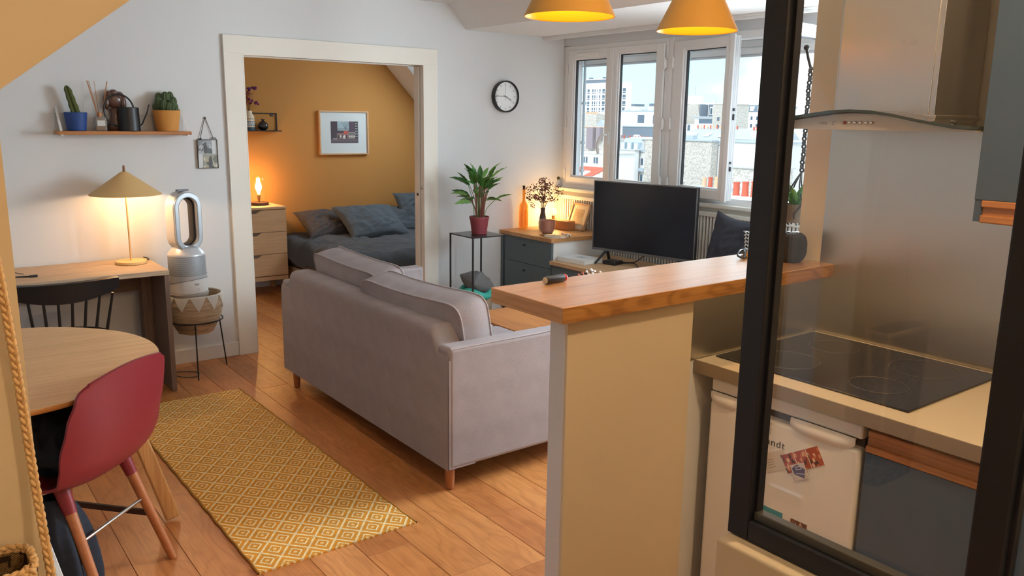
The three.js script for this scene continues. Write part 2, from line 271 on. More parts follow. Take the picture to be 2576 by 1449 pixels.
// windows on the street side (inner face of the wall at x = 4.62)
function sash(win, zHinge, dir, w, y0, y1, angle, gl, bits) { // sash hinged at zHinge, opening into the room by angle; gl = glass margins [hinge side, free side, below, above]
  const piv = new THREE.Group(); // only a pivot for placing; its meshes are moved out below
  piv.position.set(4.615, 0, zHinge); piv.rotation.y = dir > 0 ? -angle : angle; piv.updateMatrixWorld();
  const z = (d) => d * dir, B = (a, b, c, d, x0 = -0.015, x1 = 0.045, r = 0.005) => bb(x0, x1, c, d, Math.min(z(a), z(b)), Math.max(z(a), z(b)), r, 2);
  const [ga, gb, gc, gd] = gl, place = (gs) => gs.map((g) => g.applyMatrix4(piv.matrixWorld));
  const s = obj('sash', place([B(0, ga, y0, y1), B(w - gb, w, y0, y1), B(ga - 0.004, w - gb + 0.004, y0, y0 + gc), B(ga - 0.004, w - gb + 0.004, y1 - gd, y1)]), M.pvc, win);
  obj('glazing_bead', place([B(ga - 0.002, ga + 0.012, y0 + gc, y1 - gd, -0.004, 0.02, 0.003), B(w - gb - 0.012, w - gb + 0.002, y0 + gc, y1 - gd, -0.004, 0.02, 0.003), B(ga, w - gb, y0 + gc - 0.002, y0 + gc + 0.012, -0.004, 0.02, 0.003), B(ga, w - gb, y1 - gd - 0.012, y1 - gd + 0.002, -0.004, 0.02, 0.003)]), M.pvc, s);
  obj('gasket', place([B(ga + 0.011, ga + 0.02, y0 + gc + 0.01, y1 - gd - 0.01, 0.010, 0.03, 0), B(ga + 0.01, w - gb - 0.01, y1 - gd - 0.018, y1 - gd - 0.011, 0.010, 0.03, 0), B(w - gb - 0.016, w - gb - 0.011, y0 + gc + 0.01, y1 - gd - 0.01, 0.010, 0.03, 0)]), M.gasket, s);
  obj('pane', place([B(ga + 0.005, w - gb - 0.005, y0 + gc, y1 - gd, 0.022, 0.026, 0)]), M.glass, s);
  if (bits) obj('edge_groove', place([[-0.002, 0.004], [0.012, 0.017], [0.030, 0.036]].map(([a, b]) => bb(a, b, y0 + 0.01, y1 - 0.01, Math.min(z(w - 0.002), z(w + 0.0008)), Math.max(z(w - 0.002), z(w + 0.0008)), 0))), M.silver, s);
  if (bits) obj('edge_lip', place([bb(-0.026, -0.012, y0 - 0.006, y1 + 0.006, Math.min(z(w - 0.03), z(w + 0.010)), Math.max(z(w - 0.03), z(w + 0.010)), 0.003, 2)]), M.pvc, s);
  if (bits) obj('lock_fitting', place(bits.map(([a, b]) => bx(0.012, b - a, 0.012, 0.012, (a + b) / 2, z(w) + 0.002 * dir, 0.002))), M.gasket, s);
  return s;
}
function fixedFrame(win, z0, z1) { obj('fixed_frame', [bb(4.612, 4.69, 1.045, 2.205, z0, z0 + 0.055), bb(4.612, 4.69, 1.045, 2.205, z1 - 0.055, z1), bb(4.612, 4.69, 1.045, 1.09, z0 + 0.05, z1 - 0.05), bb(4.612, 4.69, 2.15, 2.205, z0 + 0.05, z1 - 0.05)], M.pvc, win); }
function shutter(win, z0, z1) { const s = obj('rolled_shutter', [0, 1, 2].map((k) => bb(4.79 + 0.004 * k, 4.815 + 0.004 * k, 2.062 + k * 0.05, 2.114 + k * 0.05, z0, z1, 0.01, 2)), M.white, win); obj('shutter_edge', bb(4.785, 4.82, 2.048, 2.062, z0, z1, 0.002), M.silver, s); }
const hinge = (win, x, y, z) => obj('hinge', [T(cyl(0.009, 0.009, 0.085, 0, 0, 0, 14), x, y - 0.042, z), bb(x - 0.004, x + 0.012, y - 0.03, y + 0.03, z - 0.012, z + 0.012, 0.002)], M.pvc, win);
{
  const w = struct('window_1'); fixedFrame(w, -5.40, -4.225); shutter(w, -5.39, -4.235);
  sash(w, -5.352, 1, 0.519, 1.078, 2.17, 0, [0.06, 0.06, 0.062, 0.066], null);
  sash(w, -4.285, -1, 0.55, 1.078, 2.17, 0, [0.075, 0.065, 0.062, 0.046], null);
  obj('centre_cover', bb(4.592, 4.605, 1.08, 2.168, -4.855, -4.815, 0.004, 2), M.pvc, w);
  const h = obj('handle', [bb(4.575, 4.594, 1.42, 1.52, -4.852, -4.818, 0.006, 2), tube([[4.572, 1.495, -4.835], [4.545, 1.497, -4.838], [4.53, 1.48, -4.856], [4.528, 1.42, -4.888], [4.535, 1.345, -4.884]], 0.0115, 28, 12)], M.pvc, w);
  obj('air_vent', bb(4.588, 4.603, 2.118, 2.146, -5.235, -4.985, 0.007, 3), M.white, w);
  for (const y of [1.16, 1.59, 2.02]) { hinge(w, 4.598, y, -4.272); hinge(w, 4.606, y, -5.372); }
}
{
  const w = struct('window_2'); fixedFrame(w, -4.22, -2.94); shutter(w, -4.21, -2.95);
  sash(w, -4.185, 1, 0.605, 1.078, 2.17, 8 * PI / 180, [0.10, 0.078, 0.066, 0.056], [[1.62, 1.66], [1.68, 1.70], [1.28, 1.31], [1.33, 1.345]]);
  sash(w, -2.965, -1, 0.60, 1.078, 2.17, 97 * PI / 180, [0.075, 0.078, 0.066, 0.056], [[1.62, 1.66], [1.28, 1.31]]);
  for (const y of [1.16, 1.59, 2.02]) hinge(w, 4.6, y, -4.195);
  obj('centre_post', bb(4.605, 4.625, 1.045, 2.205, -4.24, -4.205, 0.004), M.pvc, w);
  obj('ratchet_arm', [bb(4.6, 4.66, 2.168, 2.174, -3.35, -3.25, 0.001)], M.silver, w);
  obj('strike_plate', bb(4.607, 4.618, 1.09, 1.094, -3.42, -3.36, 0.001), M.gasket, w);
}
{
  const w = struct('window_3'); fixedFrame(w, -2.86, -1.66); shutter(w, -2.85, -1.67);  // unseen window, added to carry the fill light behind its panes
  sash(w, -2.82, 1, 0.56, 1.078, 2.17, 0, [0.06, 0.06, 0.06, 0.06], null);
  sash(w, -1.70, -1, 0.56, 1.078, 2.17, 0, [0.06, 0.06, 0.06, 0.06], null);
}
{ // slatted radiator cover under the windows
  const g = thing('radiator_cover', 'cream radiator cover with narrow vertical slats under the windows, behind the television', 'radiator cover', [0, 0, 0]);
  obj('backing', bb(4.60, 4.618, 0.06, 0.96, -5.41, -2.98, 0), M.dark, g);  // dark sheet standing for the shade between the slats
  obj('top_rail', bb(4.56, 4.617, 0.955, 0.985, -5.42, -2.96, 0.003), M.trim, g);
  obj('bottom_rail', bb(4.56, 4.617, 0.0, 0.08, -5.42, -2.96, 0.003), M.trim, g);
  obj('end_panel', bb(4.56, 4.617, 0.0, 0.985, -5.432, -5.412, 0.003), M.trim, g);
  obj('end_panel', bb(4.56, 4.617, 0.0, 0.985, -2.98, -2.96, 0.003), M.trim, g);
  const sg = bb(-0.008, 0.010, 0.08, 0.955, -0.0068, 0.0068, 0.002);
  for (let z = -5.39; z < -2.99; z += 0.029) { const s = obj('slat', sg, M.trim, g); s.position.set(4.573, 0, z); }
}
{ // black glazed partition on the low wall
  const g = thing('glass_partition', 'black metal framed glass partition standing on the low cream wall in front of the kitchen', 'partition');
  const post = (z0, z1) => obj('post', [bb(0.90, 0.922, 1.028, 2.45, z0, z1, 0.002), bb(0.912, 0.926, 1.056, 2.42, z0 - 0.005, z1 + 0.005, 0.001)], M.frame, g);
  for (const z of [-0.672, -0.353, -0.034, 0.285, 0.604]) post(z, z + 0.034);
  const zs = [-0.638, -0.319, 0, 0.319], ze = [-0.353, -0.034, 0.285, 0.604];
  for (let k = 0; k < 4; k++) {
    const r = obj('bottom_rail', bb(0.90, 0.928, 1.028, 1.058, zs[k], ze[k], 0.002), M.frame, g);
    say(obj('glazing_bead', bb(0.910, 0.926, 1.056, 1.070, zs[k], ze[k], 0.002), std({ color: C(0.10, 0.10, 0.09), roughness: 0.35, metalness: 0.4 }), r), 'grey bead along the foot of the pane');
    obj('top_rail', bb(0.90, 0.945, 2.41, 2.45, zs[k], ze[k], 0.002), M.frame, g);
    obj('pane', bb(0.9215, 0.9255, 1.06, 2.415, zs[k], ze[k], 0), M.glass, g);
  }
}

// ---------------------------------------------------------------- living room: sofa, rug, tables, chairs
{
  const g = thingW('sofa', 'grey-mauve fabric two-seater sofa with two loose back cushions and round wooden legs', 'sofa', [2.25, 0, -3.72]);
  const body = M.sofa, F = (gs) => gs.map((x) => muv(x));
  // outer back: profile across x, rounded over the top, stepping down to the arms at both ends
  const yt = (z) => { const e = Math.min(z + 4.645, -2.805 - z); return 0.640 + 0.087 * sm(clamp((e - 0.085) / 0.06)); };
  const prof = (z) => { const t = yt(z), p = [[1.785, 0.105], [1.785, 0.3], [1.785, 0.5], [1.786, t - 0.045], [1.790, t - 0.022], [1.800, t - 0.008], [1.818, t], [1.86, t + 0.003], [1.90, t], [1.922, t - 0.008], [1.934, t - 0.024], [1.938, t - 0.05], [1.938, 0.3]]; return p; };
  const zs = []; for (let i = 0; i <= 60; i++) zs.push(lerp(-4.655, -2.80, i / 60)); 
  obj('back_panel', F([grid((u, v) => { const z = lerp(-2.802, -4.652, v), p = prof(z), i = Math.min(12, Math.round(u * 12)); return [p[i][0], p[i][1], z]; }, 12, 90), bb(1.79, 1.93, 0.106, 0.6, -4.65, -2.803, 0.003)]), body, g);
  for (const [a, b] of [[-4.65, -4.555], [-2.90, -2.80]]) {
    const arm = obj('arm', F([bb(1.79, 2.72, 0.105, 0.655, a, b, 0.022, 4)]), body, g);
    const zo = a < -4 ? a : b, zi = a < -4 ? b : a;
    if (a > -4) obj('welt', [tube([[1.80, 0.648, zo - Math.sign(zo - zi) * 0.006], [2.25, 0.651, zo - Math.sign(zo - zi) * 0.006], [2.70, 0.648, zo - Math.sign(zo - zi) * 0.006], [2.716, 0.6, zo - Math.sign(zo - zi) * 0.006], [2.716, 0.13, zo - Math.sign(zo - zi) * 0.006]], 0.0032, 50, 6)], M.welt, arm);
  }
  obj('base', F([bb(1.85, 2.70, 0.11, 0.30, -4.56, -2.89, 0.01, 2)]), body, g);
  for (const [a, b] of [[-4.553, -3.730], [-3.724, -2.902]]) obj('seat_cushion', F([bb(1.93, 2.715, 0.29, 0.445, a, b, 0.045, 4)]), body, g);
  const cush = (z, y, x, turn, roll, s) => {
    const place = (q) => T(q, x, y, z, 0, PI / 2 + turn, roll), tilt = (q) => T(q, 0, 0, 0, -0.20, 0, 0);
    const w2 = 0.43, h2 = 0.235, tk = 0.075, sq = (a, b, p) => Math.pow(Math.abs(a) ** p + Math.abs(b) ** p, 1 / p);
    const face = (q, v, k) => { const an = q * 2 * PI, cs = Math.cos(an), sn = Math.sin(an), rim = 1 / sq(cs, sn, 9), r = rim * v, a = cs * r, b = sn * r, wv = 1 + 0.012 * Math.sin(an * 3 + s) * v; // pillow face, bulging to the middle
      const fat = (1 - a * a) * (1 - b * b), wr = (f3(a * 2 + 9 + s, b * 2 + 9, k * 3 + 7, s, 3) - 0.45) * 0.03 * (1 - v ** 8);
      return [a * w2 * wv, b * h2 * wv - 0.022 * (1 - a * a) * (b > 0 ? b : 0), k * (tk + 0.05 * fat + wr)]; };
    const wall = (q, v) => { const A = face(q, 1, 1), B = face(q, 1, -1), e = 1 + 0.02 * Math.sin(v * PI); return [lerp(A[0], B[0], v) * e, lerp(A[1], B[1], v) * e, lerp(A[2], B[2], v)]; };
    const c = obj('back_cushion', [grid((u, v) => face(u, v, 1), 72, 20), grid((u, v) => face(1 - u, v, -1), 72, 20), grid(wall, 72, 6)].map((q) => muv(place(tilt(q)))), body, g);
    for (const k of [-1, 1]) obj('welt', [place(tilt(tube(Array.from({ length: 64 }, (_, i) => face(i / 64, 1, k)), 0.0042, 160, 6, true)))], M.welt, c);
  };
  cush(-4.12, 0.610, 2.055, -0.02, 0.012, 3); cush(-3.31, 0.600, 1.985, 0.05, 0.0, 8);
  for (const [x, z] of [[1.822, -4.555], [1.822, -2.845], [2.66, -4.57], [2.66, -2.87]]) obj('leg', [T(lathe([[0, 0], [0.014, 0.0], [0.018, 0.006], [0.021, 0.06], [0.022, 0.112], [0, 0.112]], 24), x, 0, z)], M.beech, g);
}
{ // woven rug
  const W = 0.645, L = 2.05, n = 1024;
  const pat = tex(n, (u, v) => { // one repeat: a lozenge with nested lines
    const wob = (fb(u * 14, v * 14, 14, 14, 8, 2) - 0.35) * 0.06, a = Math.abs(u - 0.5) * 2, b = Math.abs(v - 0.5) * 2, dd = Math.abs(a + b - 1) + wob; // 0 on the lattice, 1 at the lozenge centres
    const gold = [208, 140, 38], ivory = [236, 210, 160]; let k = 0;
    if (dd < 0.105) k = 1; else if (dd > 0.44 && dd < 0.60) k = 1; else if (dd > 0.85) k = 0.8;
    if (a + b > 1 ? (b > a) && dd > 0.3 && dd < 0.74 && Math.abs((u * 4 % 1) - 0.5) < 0.06 : false) k = 0.2;
    const grain = hash(Math.floor(u * 128), Math.floor(v * 256), 3) * 0.22 + fb(u * 6, v * 6, 6, 6, 12, 2) * 0.2 - 0.16;
    return mix3(gold, ivory, k).map((c) => clamp(c * (1 + grain), 0, 255));
  }, true, [1 / 0.1075, 1 / 0.128], 512);
  const bump = tex(256, (u, v) => { const a = Math.abs(u - 0.5) * 2, b = Math.abs(v - 0.5) * 2, dd = Math.abs(a + b - 1); return 90 + (dd < 0.12 || (dd > 0.46 && dd < 0.66) ? 60 : 0) + 80 * hash(Math.floor(u * 64), Math.floor(v * 96), 5); }, false, [1 / 0.1075, 1 / 0.128]);
  const g = thing('rug', 'long mustard and ivory woven rug with a lozenge pattern behind the sofa', 'rug', [1.205, 0.0005, -3.675], 0.008);
  obj('woven_field', [muv(grid((u, v) => [lerp(-W / 2, W / 2, u), 0.007 + 0.0008 * Math.sin(u * 20) * Math.sin(v * 31), lerp(L / 2, -L / 2, v)], 16, 40)), muv(bb(-W / 2, W / 2, 0, 0.006, -L / 2, L / 2, 0.0))], std({ map: pat, roughness: 1, bumpMap: bump, bumpScale: 0.002 }), g);
  const edge = []; for (const s of [-1, 1]) { const pts = []; for (let i = 0; i <= 40; i++) pts.push([s * (W / 2 + 0.002 * Math.sin(i * 2.1)), 0.005, lerp(-L / 2, L / 2, i / 40)]); edge.push(tube(pts, 0.005, 120, 6)); }
  obj('bound_edge', edge, std({ color: S('#a9772c'), roughness: 1 }), g);
}
{ // round dining table
  const g = thingW('dining_table', 'round pale oak dining table with splayed flat legs at the left', 'table', [0.15, 0, -3.246]);
  const R = 0.575; obj('tabletop', [muv(T(lathe([[0, 0.716], [R - 0.03, 0.716], [R - 0.012, 0.722], [R, 0.738], [R - 0.002, 0.741], [0, 0.7415]], 96), 0.16, 0, -3.246), 0)], M.oakTable, g);
  const e = obj('edge_band', [T(lathe([[R - 0.010, 0.7205], [R + 0.0005, 0.730], [R + 0.0008, 0.739]], 96), 0.16, 0, -3.246)], M.oakEdge, g);
  for (let k = 0; k < 4; k++) { const a = k * PI / 2, c = Math.cos(a), s = Math.sin(a), P = (r, y, o = 0) => [0.16 + c * r - s * o, y, -3.246 + s * r + c * o];
    obj('leg', [muv(beam(P(0.40, 0.716), P(0.595, 0.012), 0.03, 0.055, 0.008, V(c, 0, s)), 1)], M.oak, g); }
  obj('stretcher', [beam([-0.05, 0.69, -3.246], [0.37, 0.69, -3.246], 0.03, 0.04, 0.003), beam([0.16, 0.69, -3.036], [0.16, 0.69, -3.456], 0.03, 0.04, 0.003)], M.black, g);
}
{ // dark red shell chair
  const g = thing('dining_chair', 'dark red plastic shell chair with round wooden legs tucked under the round table', 'chair', [0.365, 0, -3.005], Math.atan2(-0.68, -0.73)); // faces its own +z
  const P = [[0.250, 0.415], [0.21, 0.430], [0.10, 0.426], [0.0, 0.418], [-0.11, 0.416], [-0.180, 0.432], [-0.222, 0.482], [-0.242, 0.56], [-0.258, 0.66], [-0.270, 0.745], [-0.278, 0.808]];
  const Wd = [0.185, 0.215, 0.228, 0.232, 0.236, 0.242, 0.250, 0.254, 0.246, 0.226, 0.182], Curl = [0.0, 0.010, 0.02, 0.024, 0.028, 0.034, 0.044, 0.046, 0.034, 0.022, 0.012];
  const cp = new THREE.CatmullRomCurve3(P.map(([z, y]) => V(0, y, z))), at = (a, v) => { const i = Math.min(9.999, v * 10), k = Math.floor(i); return lerp(a[k], a[k + 1], sm(i - k)); };
  const f = (u, v) => { const p = cp.getPoint(v), t = cp.getTangent(v), w = at(Wd, v), c = at(Curl, v), s = u * 2 - 1, q = Math.abs(s) ** 2.6, yy = v > 0.94 ? -0.02 * (s * s) * (v - 0.94) / 0.06 : 0; return [s * w, p.y + q * c * Math.abs(t.z) + yy, p.z + q * c * Math.abs(t.y)]; };
  obj('shell', [shell(f, 26, 44, 0.010)], M.bordeaux, g);
  const tops = [[-0.15, 0.10], [0.15, 0.10], [-0.15, -0.10], [0.15, -0.10]], feet = [[-0.20, 0.20], [0.20, 0.20], [-0.186, -0.255], [0.186, -0.255]];
  tops.forEach(([x, z], i) => {
    const a = [x, 0.43, z], b = [feet[i][0], 0, feet[i][1]], m = [0, 1, 2].map((k) => lerp(a[k], b[k], 0.22)), n = [0, 1, 2].map((k) => lerp(a[k], b[k], 0.19));
    obj('leg', [rod(b, n, 0.0145, 0.019, 20)], M.beech, g);
    say(obj('leg_socket', [rod(a, m, 0.026, 0.0205, 20)], M.bordeaux, g), 'dark red socket on top of a leg');
  });
  const pt = (i, t) => [0, 1, 2].map((k) => lerp([tops[i][0], 0.43, tops[i][1]][k], [feet[i][0], 0, feet[i][1]][k], t));
  for (const [i, j] of [[0, 1], [2, 3]]) say(obj('cross_rod', [rod(pt(i, 0.44), pt(j, 0.44), 0.006, 0.006, 12)], M.chrome, g), 'chrome rod between two legs');
  for (const [i, j] of [[0, 2], [1, 3]]) obj('side_rail', [beam(pt(i, 0.58), pt(j, 0.58), 0.012, 0.022, 0.002)], std({ color: S('#3c2417'), roughness: 0.6 }), g);
}
{ // clothes
  const c1 = obj('folded_clothes', [T(pillow(0.43, 0.42, 0.25, { pinch: 0.03, wr: 0.05, pow: 0.5, s: 21, n: 36 }), 0, 0, 0, -PI / 2, 0, 0).translate(0, 0.10, 0)], std({ color: C(0.006, 0.010, 0.016), roughness: 0.95 }));
  c1.position.set(0.350, 0.440, -3.021); c1.rotation.y = 0.75; tag(c1, 'heap of black clothing on the seat of the red chair', 'clothing');
  const f = (u, v) => { const a = u * 2 * PI, r0 = 0.03 + 0.105 * Math.pow(v, 0.6) * (1 + 0.22 * Math.sin(a * 5 + v * 2) + 0.10 * Math.sin(a * 11 + 1) + 0.3 * (f3(Math.cos(a) * 2 + 8, v * 3 + 4, Math.sin(a) * 2 + 8, 6, 3) - 0.45)); return [Math.cos(a) * r0 * (1 - 0.2 * v), 0.375 * Math.pow(1 - v, 0.6), Math.sin(a) * r0 * 1.1]; };
  const c2 = obj('denim_jacket', [grid((u, v) => f(1 - u, v), 90, 40)], std({ map: fabTex([44, 52, 68], [26, 32, 44], 5), roughness: 0.95 })); c2.position.set(0.300, 0.002, -2.87);
  tag(c2, 'dark blue jacket heaped on the floor beneath the red chair', 'jacket');
  const st = obj('white_board', muv(bb(-0.008, 0.008, 0, 0.40, -0.30, 0.30, 0.003)), M.white); st.position.set(0.239, 0.001, -2.27); tag(st, 'narrow white board standing on the floor beside the dark blue jacket', 'board');
  const wb = thingW('wire_basket', 'white wire basket standing beneath the dining table at the far left', 'basket', [0.27, 0, -4.05]);
  const wires = []; for (const y of [0.005, 0.06, 0.12, 0.18, 0.24]) wires.push(tube([[0.14, y, -4.20], [0.40, y, -4.20], [0.40, y, -3.90], [0.14, y, -3.90]], 0.003, 60, 6, true));
  for (let i = 0; i < 8; i++) { const t = i / 7; wires.push(rod([lerp(0.15, 0.39, t), 0, -4.2], [lerp(0.15, 0.39, t), 0.24, -4.2], 0.002), rod([lerp(0.15, 0.39, t), 0, -3.9], [lerp(0.15, 0.39, t), 0.24, -3.9], 0.002), rod([0.40, 0, lerp(-4.19, -3.91, t)], [0.40, 0.24, lerp(-4.19, -3.91, t)], 0.002)); }
  obj('wire_frame', wires, M.white, wb);
  obj('paper_lining', [bb(0.16, 0.38, 0.01, 0.20, -4.17, -3.93, 0.01)], std({ color: S('#d9d6cc'), roughness: 0.9 }), wb);
}
{ // desk
  const g = thingW('desk', 'plain greyish oak desk with slab ends standing against the back wall', 'desk', [0.7, 0, -5.15]);
  const z0 = -5.42, z1 = -4.885, top = 0.728;
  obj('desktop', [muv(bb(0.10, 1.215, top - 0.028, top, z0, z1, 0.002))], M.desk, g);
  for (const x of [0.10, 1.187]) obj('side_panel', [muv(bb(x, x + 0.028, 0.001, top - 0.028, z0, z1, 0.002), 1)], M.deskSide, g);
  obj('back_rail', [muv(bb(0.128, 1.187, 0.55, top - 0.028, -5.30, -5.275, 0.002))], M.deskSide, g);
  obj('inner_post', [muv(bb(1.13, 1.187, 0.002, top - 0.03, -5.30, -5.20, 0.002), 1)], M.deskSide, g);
  const c = thingW('charging_cable', 'black charging cable lying on the left of the desktop', 'cable', [0.45, 0.728, -5.1]);
  obj('cord', [tube([[0.30, 0.7325, -5.06], [0.42, 0.7325, -5.08], [0.50, 0.7325, -5.07], [0.545, 0.7325, -5.055]], 0.004, 30, 8), tube([[0.36, 0.732, -5.24], [0.45, 0.74, -5.22], [0.52, 0.731, -5.16]], 0.002, 20, 6)], M.rubber, c);
  obj('plug', [bx(0.04, 0.012, 0.018, 0.555, 0.7345, -5.052, 0.004, 2)], M.rubber, c);
}
{ // black spindle-back chair
  const g = thingW('spindle_chair', 'black spindle-back wooden chair pushed in at the desk', 'chair', [0.62, 0, -4.70]);
  const zc = -4.50, cx = 0.62;
  const bend = (x) => zc - 0.045 * Math.pow(Math.abs(x - cx) / 0.24, 2) * 1; // back curves round the sitter at both ends
  const crest = (u, v) => { const s = u * 2 - 1, x = cx + s * 0.255, h = 0.105 * (1 - 0.45 * s * s) / 2, y = 0.715 + 0.025 * s * s + 0.012; return [x, y + (v * 2 - 1) * h, bend(x) - (v - 0.5) * -0.02]; };
  obj('crest_rail', [shell(crest, 36, 10, 0.022)], M.blackWood, g);
  for (let i = 0; i < 8; i++) { const s = lerp(-1, 1, i / 7), x = cx + s * 0.225, x2 = cx + s * 0.185; obj('spindle', [rod([x2, 0.44, zc - 0.075 - 0.03 * s * s], [x, 0.70, bend(x)], 0.0085, 0.0065, 12)], M.blackWood, g); }
  const seat = (u, v) => { const a = u * 2 * PI, sq = Math.pow(Math.abs(Math.cos(a)) ** 3 + Math.abs(Math.sin(a)) ** 3, -1 / 3), r = v; return [cx + Math.cos(a) * sq * 0.22 * r, 0.452 - 0.018 * Math.exp(-r * r * 3) + (r > 0.97 ? -0.004 : 0), -4.735 + Math.sin(a) * sq * 0.205 * r]; };
  obj('seat', [grid((u, v) => seat(1 - u, v), 48, 14), T(lathe([[0, -0.03], [0.7, -0.03], [0.98, -0.012], [1, 0]], 48).scale(0.235, 1, 0.22), cx, 0.452, -4.735)], M.blackWood, g);
  for (const [sx, sz] of [[-1, -1], [1, -1], [-1, 1], [1, 1]]) obj('leg', [rod([cx + sx * 0.21, 0, -4.735 + sz * 0.20], [cx + sx * 0.15, 0.43, -4.735 + sz * 0.14], 0.011, 0.016, 14)], M.blackWood, g);
  for (const sx of [-1, 1]) obj('stretcher', [rod([cx + sx * 0.188, 0.16, -4.735 - 0.178], [cx + sx * 0.188, 0.16, -4.735 + 0.178], 0.008)], M.blackWood, g);
}

// ---------------------------------------------------------------- wall shelf and what stands on it
const pot = (name, label, x, y, z, r0, r1, h, mat, sq = 0) => {
  const g = thing(name, label, 'potted plant', [x, y, z]);
  const p = lathe([[0, 0], [r0 - 0.004, 0], [r0, 0.004], [r1, h - 0.002], [r1 - 0.003, h], [r1 - 0.007, h - 0.003], [r1 - 0.010, h * 0.8], [0, h * 0.8]], 40);
  obj('pot', p, mat, g); obj('soil', cyl(r1 - 0.012, r1 - 0.012, 0.004, 0, h * 0.82, 0), std({ color: S('#2b1e16'), roughness: 1 }), g); return g;
};
{
  const g = thingW('wall_shelf', 'narrow wooden wall shelf held by white metal side straps', 'shelf', [1.14, 1.493, -5.36]);
  obj('board', [muv(bb(0.775, 1.507, 1.484, 1.505, -5.432, -5.29, 0.003))], M.teak, g);
  for (const x of [0.795, 1.487]) obj('strap', [beam([x, 1.482, -5.29], [x, 1.640, -5.432], 0.003, 0.012, 0, V(1, 0, 0)), bb(x - 0.006, x + 0.006, 1.479, 1.4825, -5.42, -5.29, 0)], M.white, g);
  obj('back_plate', [bb(0.785, 1.497, 1.505, 1.606, -5.434, -5.430, 0.001)], std({ color: C(0.55, 0.56, 0.56), roughness: 0.5 }), g);
  const spineMat = std({ color: S('#d8d2a8'), roughness: 0.8 });
  const c1 = pot('potted_cactus', 'tall narrow green cactus in a cobalt blue pot on the wall shelf', 0.884, 1.505, -5.365, 0.050, 0.061, 0.106, std({ color: S('#1f4385'), roughness: 0.6 }));
  const rib = (R, h, ribs, amp, lean) => grid((u, v) => { const a = u * 2 * PI, t = v, taper = Math.sqrt(Math.max(0, 1 - Math.max(0, (t - 0.8) / 0.2) ** 2)) * (1 - 0.30 * t), r = R * taper * (1 + amp * Math.cos(a * ribs) + 0.08 * Math.sin(t * 24)); return [Math.cos(a) * r + lean * t, h * t, Math.sin(a) * r]; }, 60, 30);
  obj('stem', rib(0.022, 0.17, 5, 0.26, -0.04), std({ map: fabTex([96, 100, 52], [66, 78, 44], 9), roughness: 0.9 }), c1).position.set(0.005, 0.086, 0);
  const c2 = pot('potted_cactus', 'round clustered cactus in an ochre yellow pot at the right end of the wall shelf', 1.384, 1.505, -5.365, 0.064, 0.081, 0.126, std({ color: S('#c98a3f'), roughness: 0.7 }));
  const cm = std({ map: fabTex([92, 106, 72], [60, 78, 56], 10), roughness: 0.95 });
  for (const [x, y, z, r, h] of [[0, 0.185, 0, 0.028, 0.105], [-0.038, 0.165, 0.01, 0.024, 0.085], [0.038, 0.165, 0.005, 0.024, 0.088], [-0.020, 0.150, 0.038, 0.022, 0.075], [0.022, 0.152, 0.038, 0.023, 0.078], [0.0, 0.185, -0.035, 0.024, 0.09], [-0.052, 0.138, -0.01, 0.02, 0.065], [0.053, 0.138, -0.01, 0.02, 0.065], [-0.028, 0.19, -0.02, 0.022, 0.085], [0.028, 0.195, -0.018, 0.024, 0.09], [0.001, 0.145, 0.05, 0.02, 0.06]]) {
    const q = obj('stem', grid((u, v) => { const a = u * 2 * PI, b = (v - 0.5) * PI, rr2 = r * Math.cos(b) * (1 + 0.1 * Math.cos(a * 9)); return [Math.cos(a) * rr2, h / 2 * Math.sin(b), Math.sin(a) * rr2]; }, 54, 16), cm, c2); q.position.set(x, y, z); q.rotation.set(z * 7, 0, -x * 7);
  }
  const d = thing('reed_diffuser', 'clear glass reed diffuser bottle with a white label and thin wooden reeds on the shelf', 'diffuser', [1.010, 1.505, -5.36]);
  obj('bottle', [bx(0.062, 0.082, 0.05, 0, 0.041, 0, 0.008, 3), lathe([[0.013, 0], [0.012, 0.012]], 24).translate(0, 0.08, 0)], phys({ color: C(0.80, 0.78, 0.74), transmission: 0.85, roughness: 0.05, thickness: 0 }), d);
  obj('oil', [bx(0.054, 0.022, 0.042, 0, 0.015, 0, 0.005, 2)], phys({ color: S('#9a6b4a'), roughness: 0.2 }), d);
  obj('paper_label', bx(0.042, 0.032, 0.001, 0, 0.045, 0.0262, 0), std({ color: S('#cfcfcb'), roughness: 0.8 }), d);
  obj('collar', cyl(0.0145, 0.0145, 0.024, 0, 0.083, 0), M.teak, d);
  for (const [x, z] of [[-0.052, 0.01], [-0.040, -0.02], [-0.058, 0.02], [0.050, 0.01], [0.058, -0.015], [-0.010, -0.03]]) obj('reed', rod([-x * 0.1, 0.01, -z * 0.1], [x, 0.285, z], 0.0015), std({ color: S('#b27a50'), roughness: 0.9 }), d);
  // brown figurine behind the watering can
  const fg = thing('figurine', 'brown glazed figurine standing on the shelf behind the black watering can', 'figurine', [1.105, 1.505, -5.400]);
  const fm = phys({ color: S('#5d3f35'), roughness: 0.3, clearcoat: 0.5 });
  const lump = (x, y, z, rx, ry, rz) => new THREE.SphereGeometry(1, 28, 18).scale(rx, ry, rz).translate(x, y, z);
  obj('body', [lathe([[0, 0], [0.048, 0], [0.050, 0.03], [0.034, 0.07], [0.028, 0.10], [0.036, 0.125], [0, 0.14]], 28).scale(1, 1, 0.6)], fm, fg);
  obj('head', [lump(0, 0.185, 0, 0.046, 0.05, 0.028)], fm, fg);
  obj('hair', [lump(-0.005, 0.222, 0, 0.024, 0.02, 0.022), lump(-0.046, 0.17, -0.002, 0.018, 0.048, 0.02), lump(0.046, 0.165, -0.002, 0.018, 0.05, 0.02), lump(0.028, 0.21, 0, 0.022, 0.02, 0.02), lump(-0.03, 0.212, 0, 0.022, 0.022, 0.02)], fm, fg);
  const w = thing('watering_can', 'matt black metal watering can with a large ring handle on the shelf', 'watering can', [1.166, 1.505, -5.345]);
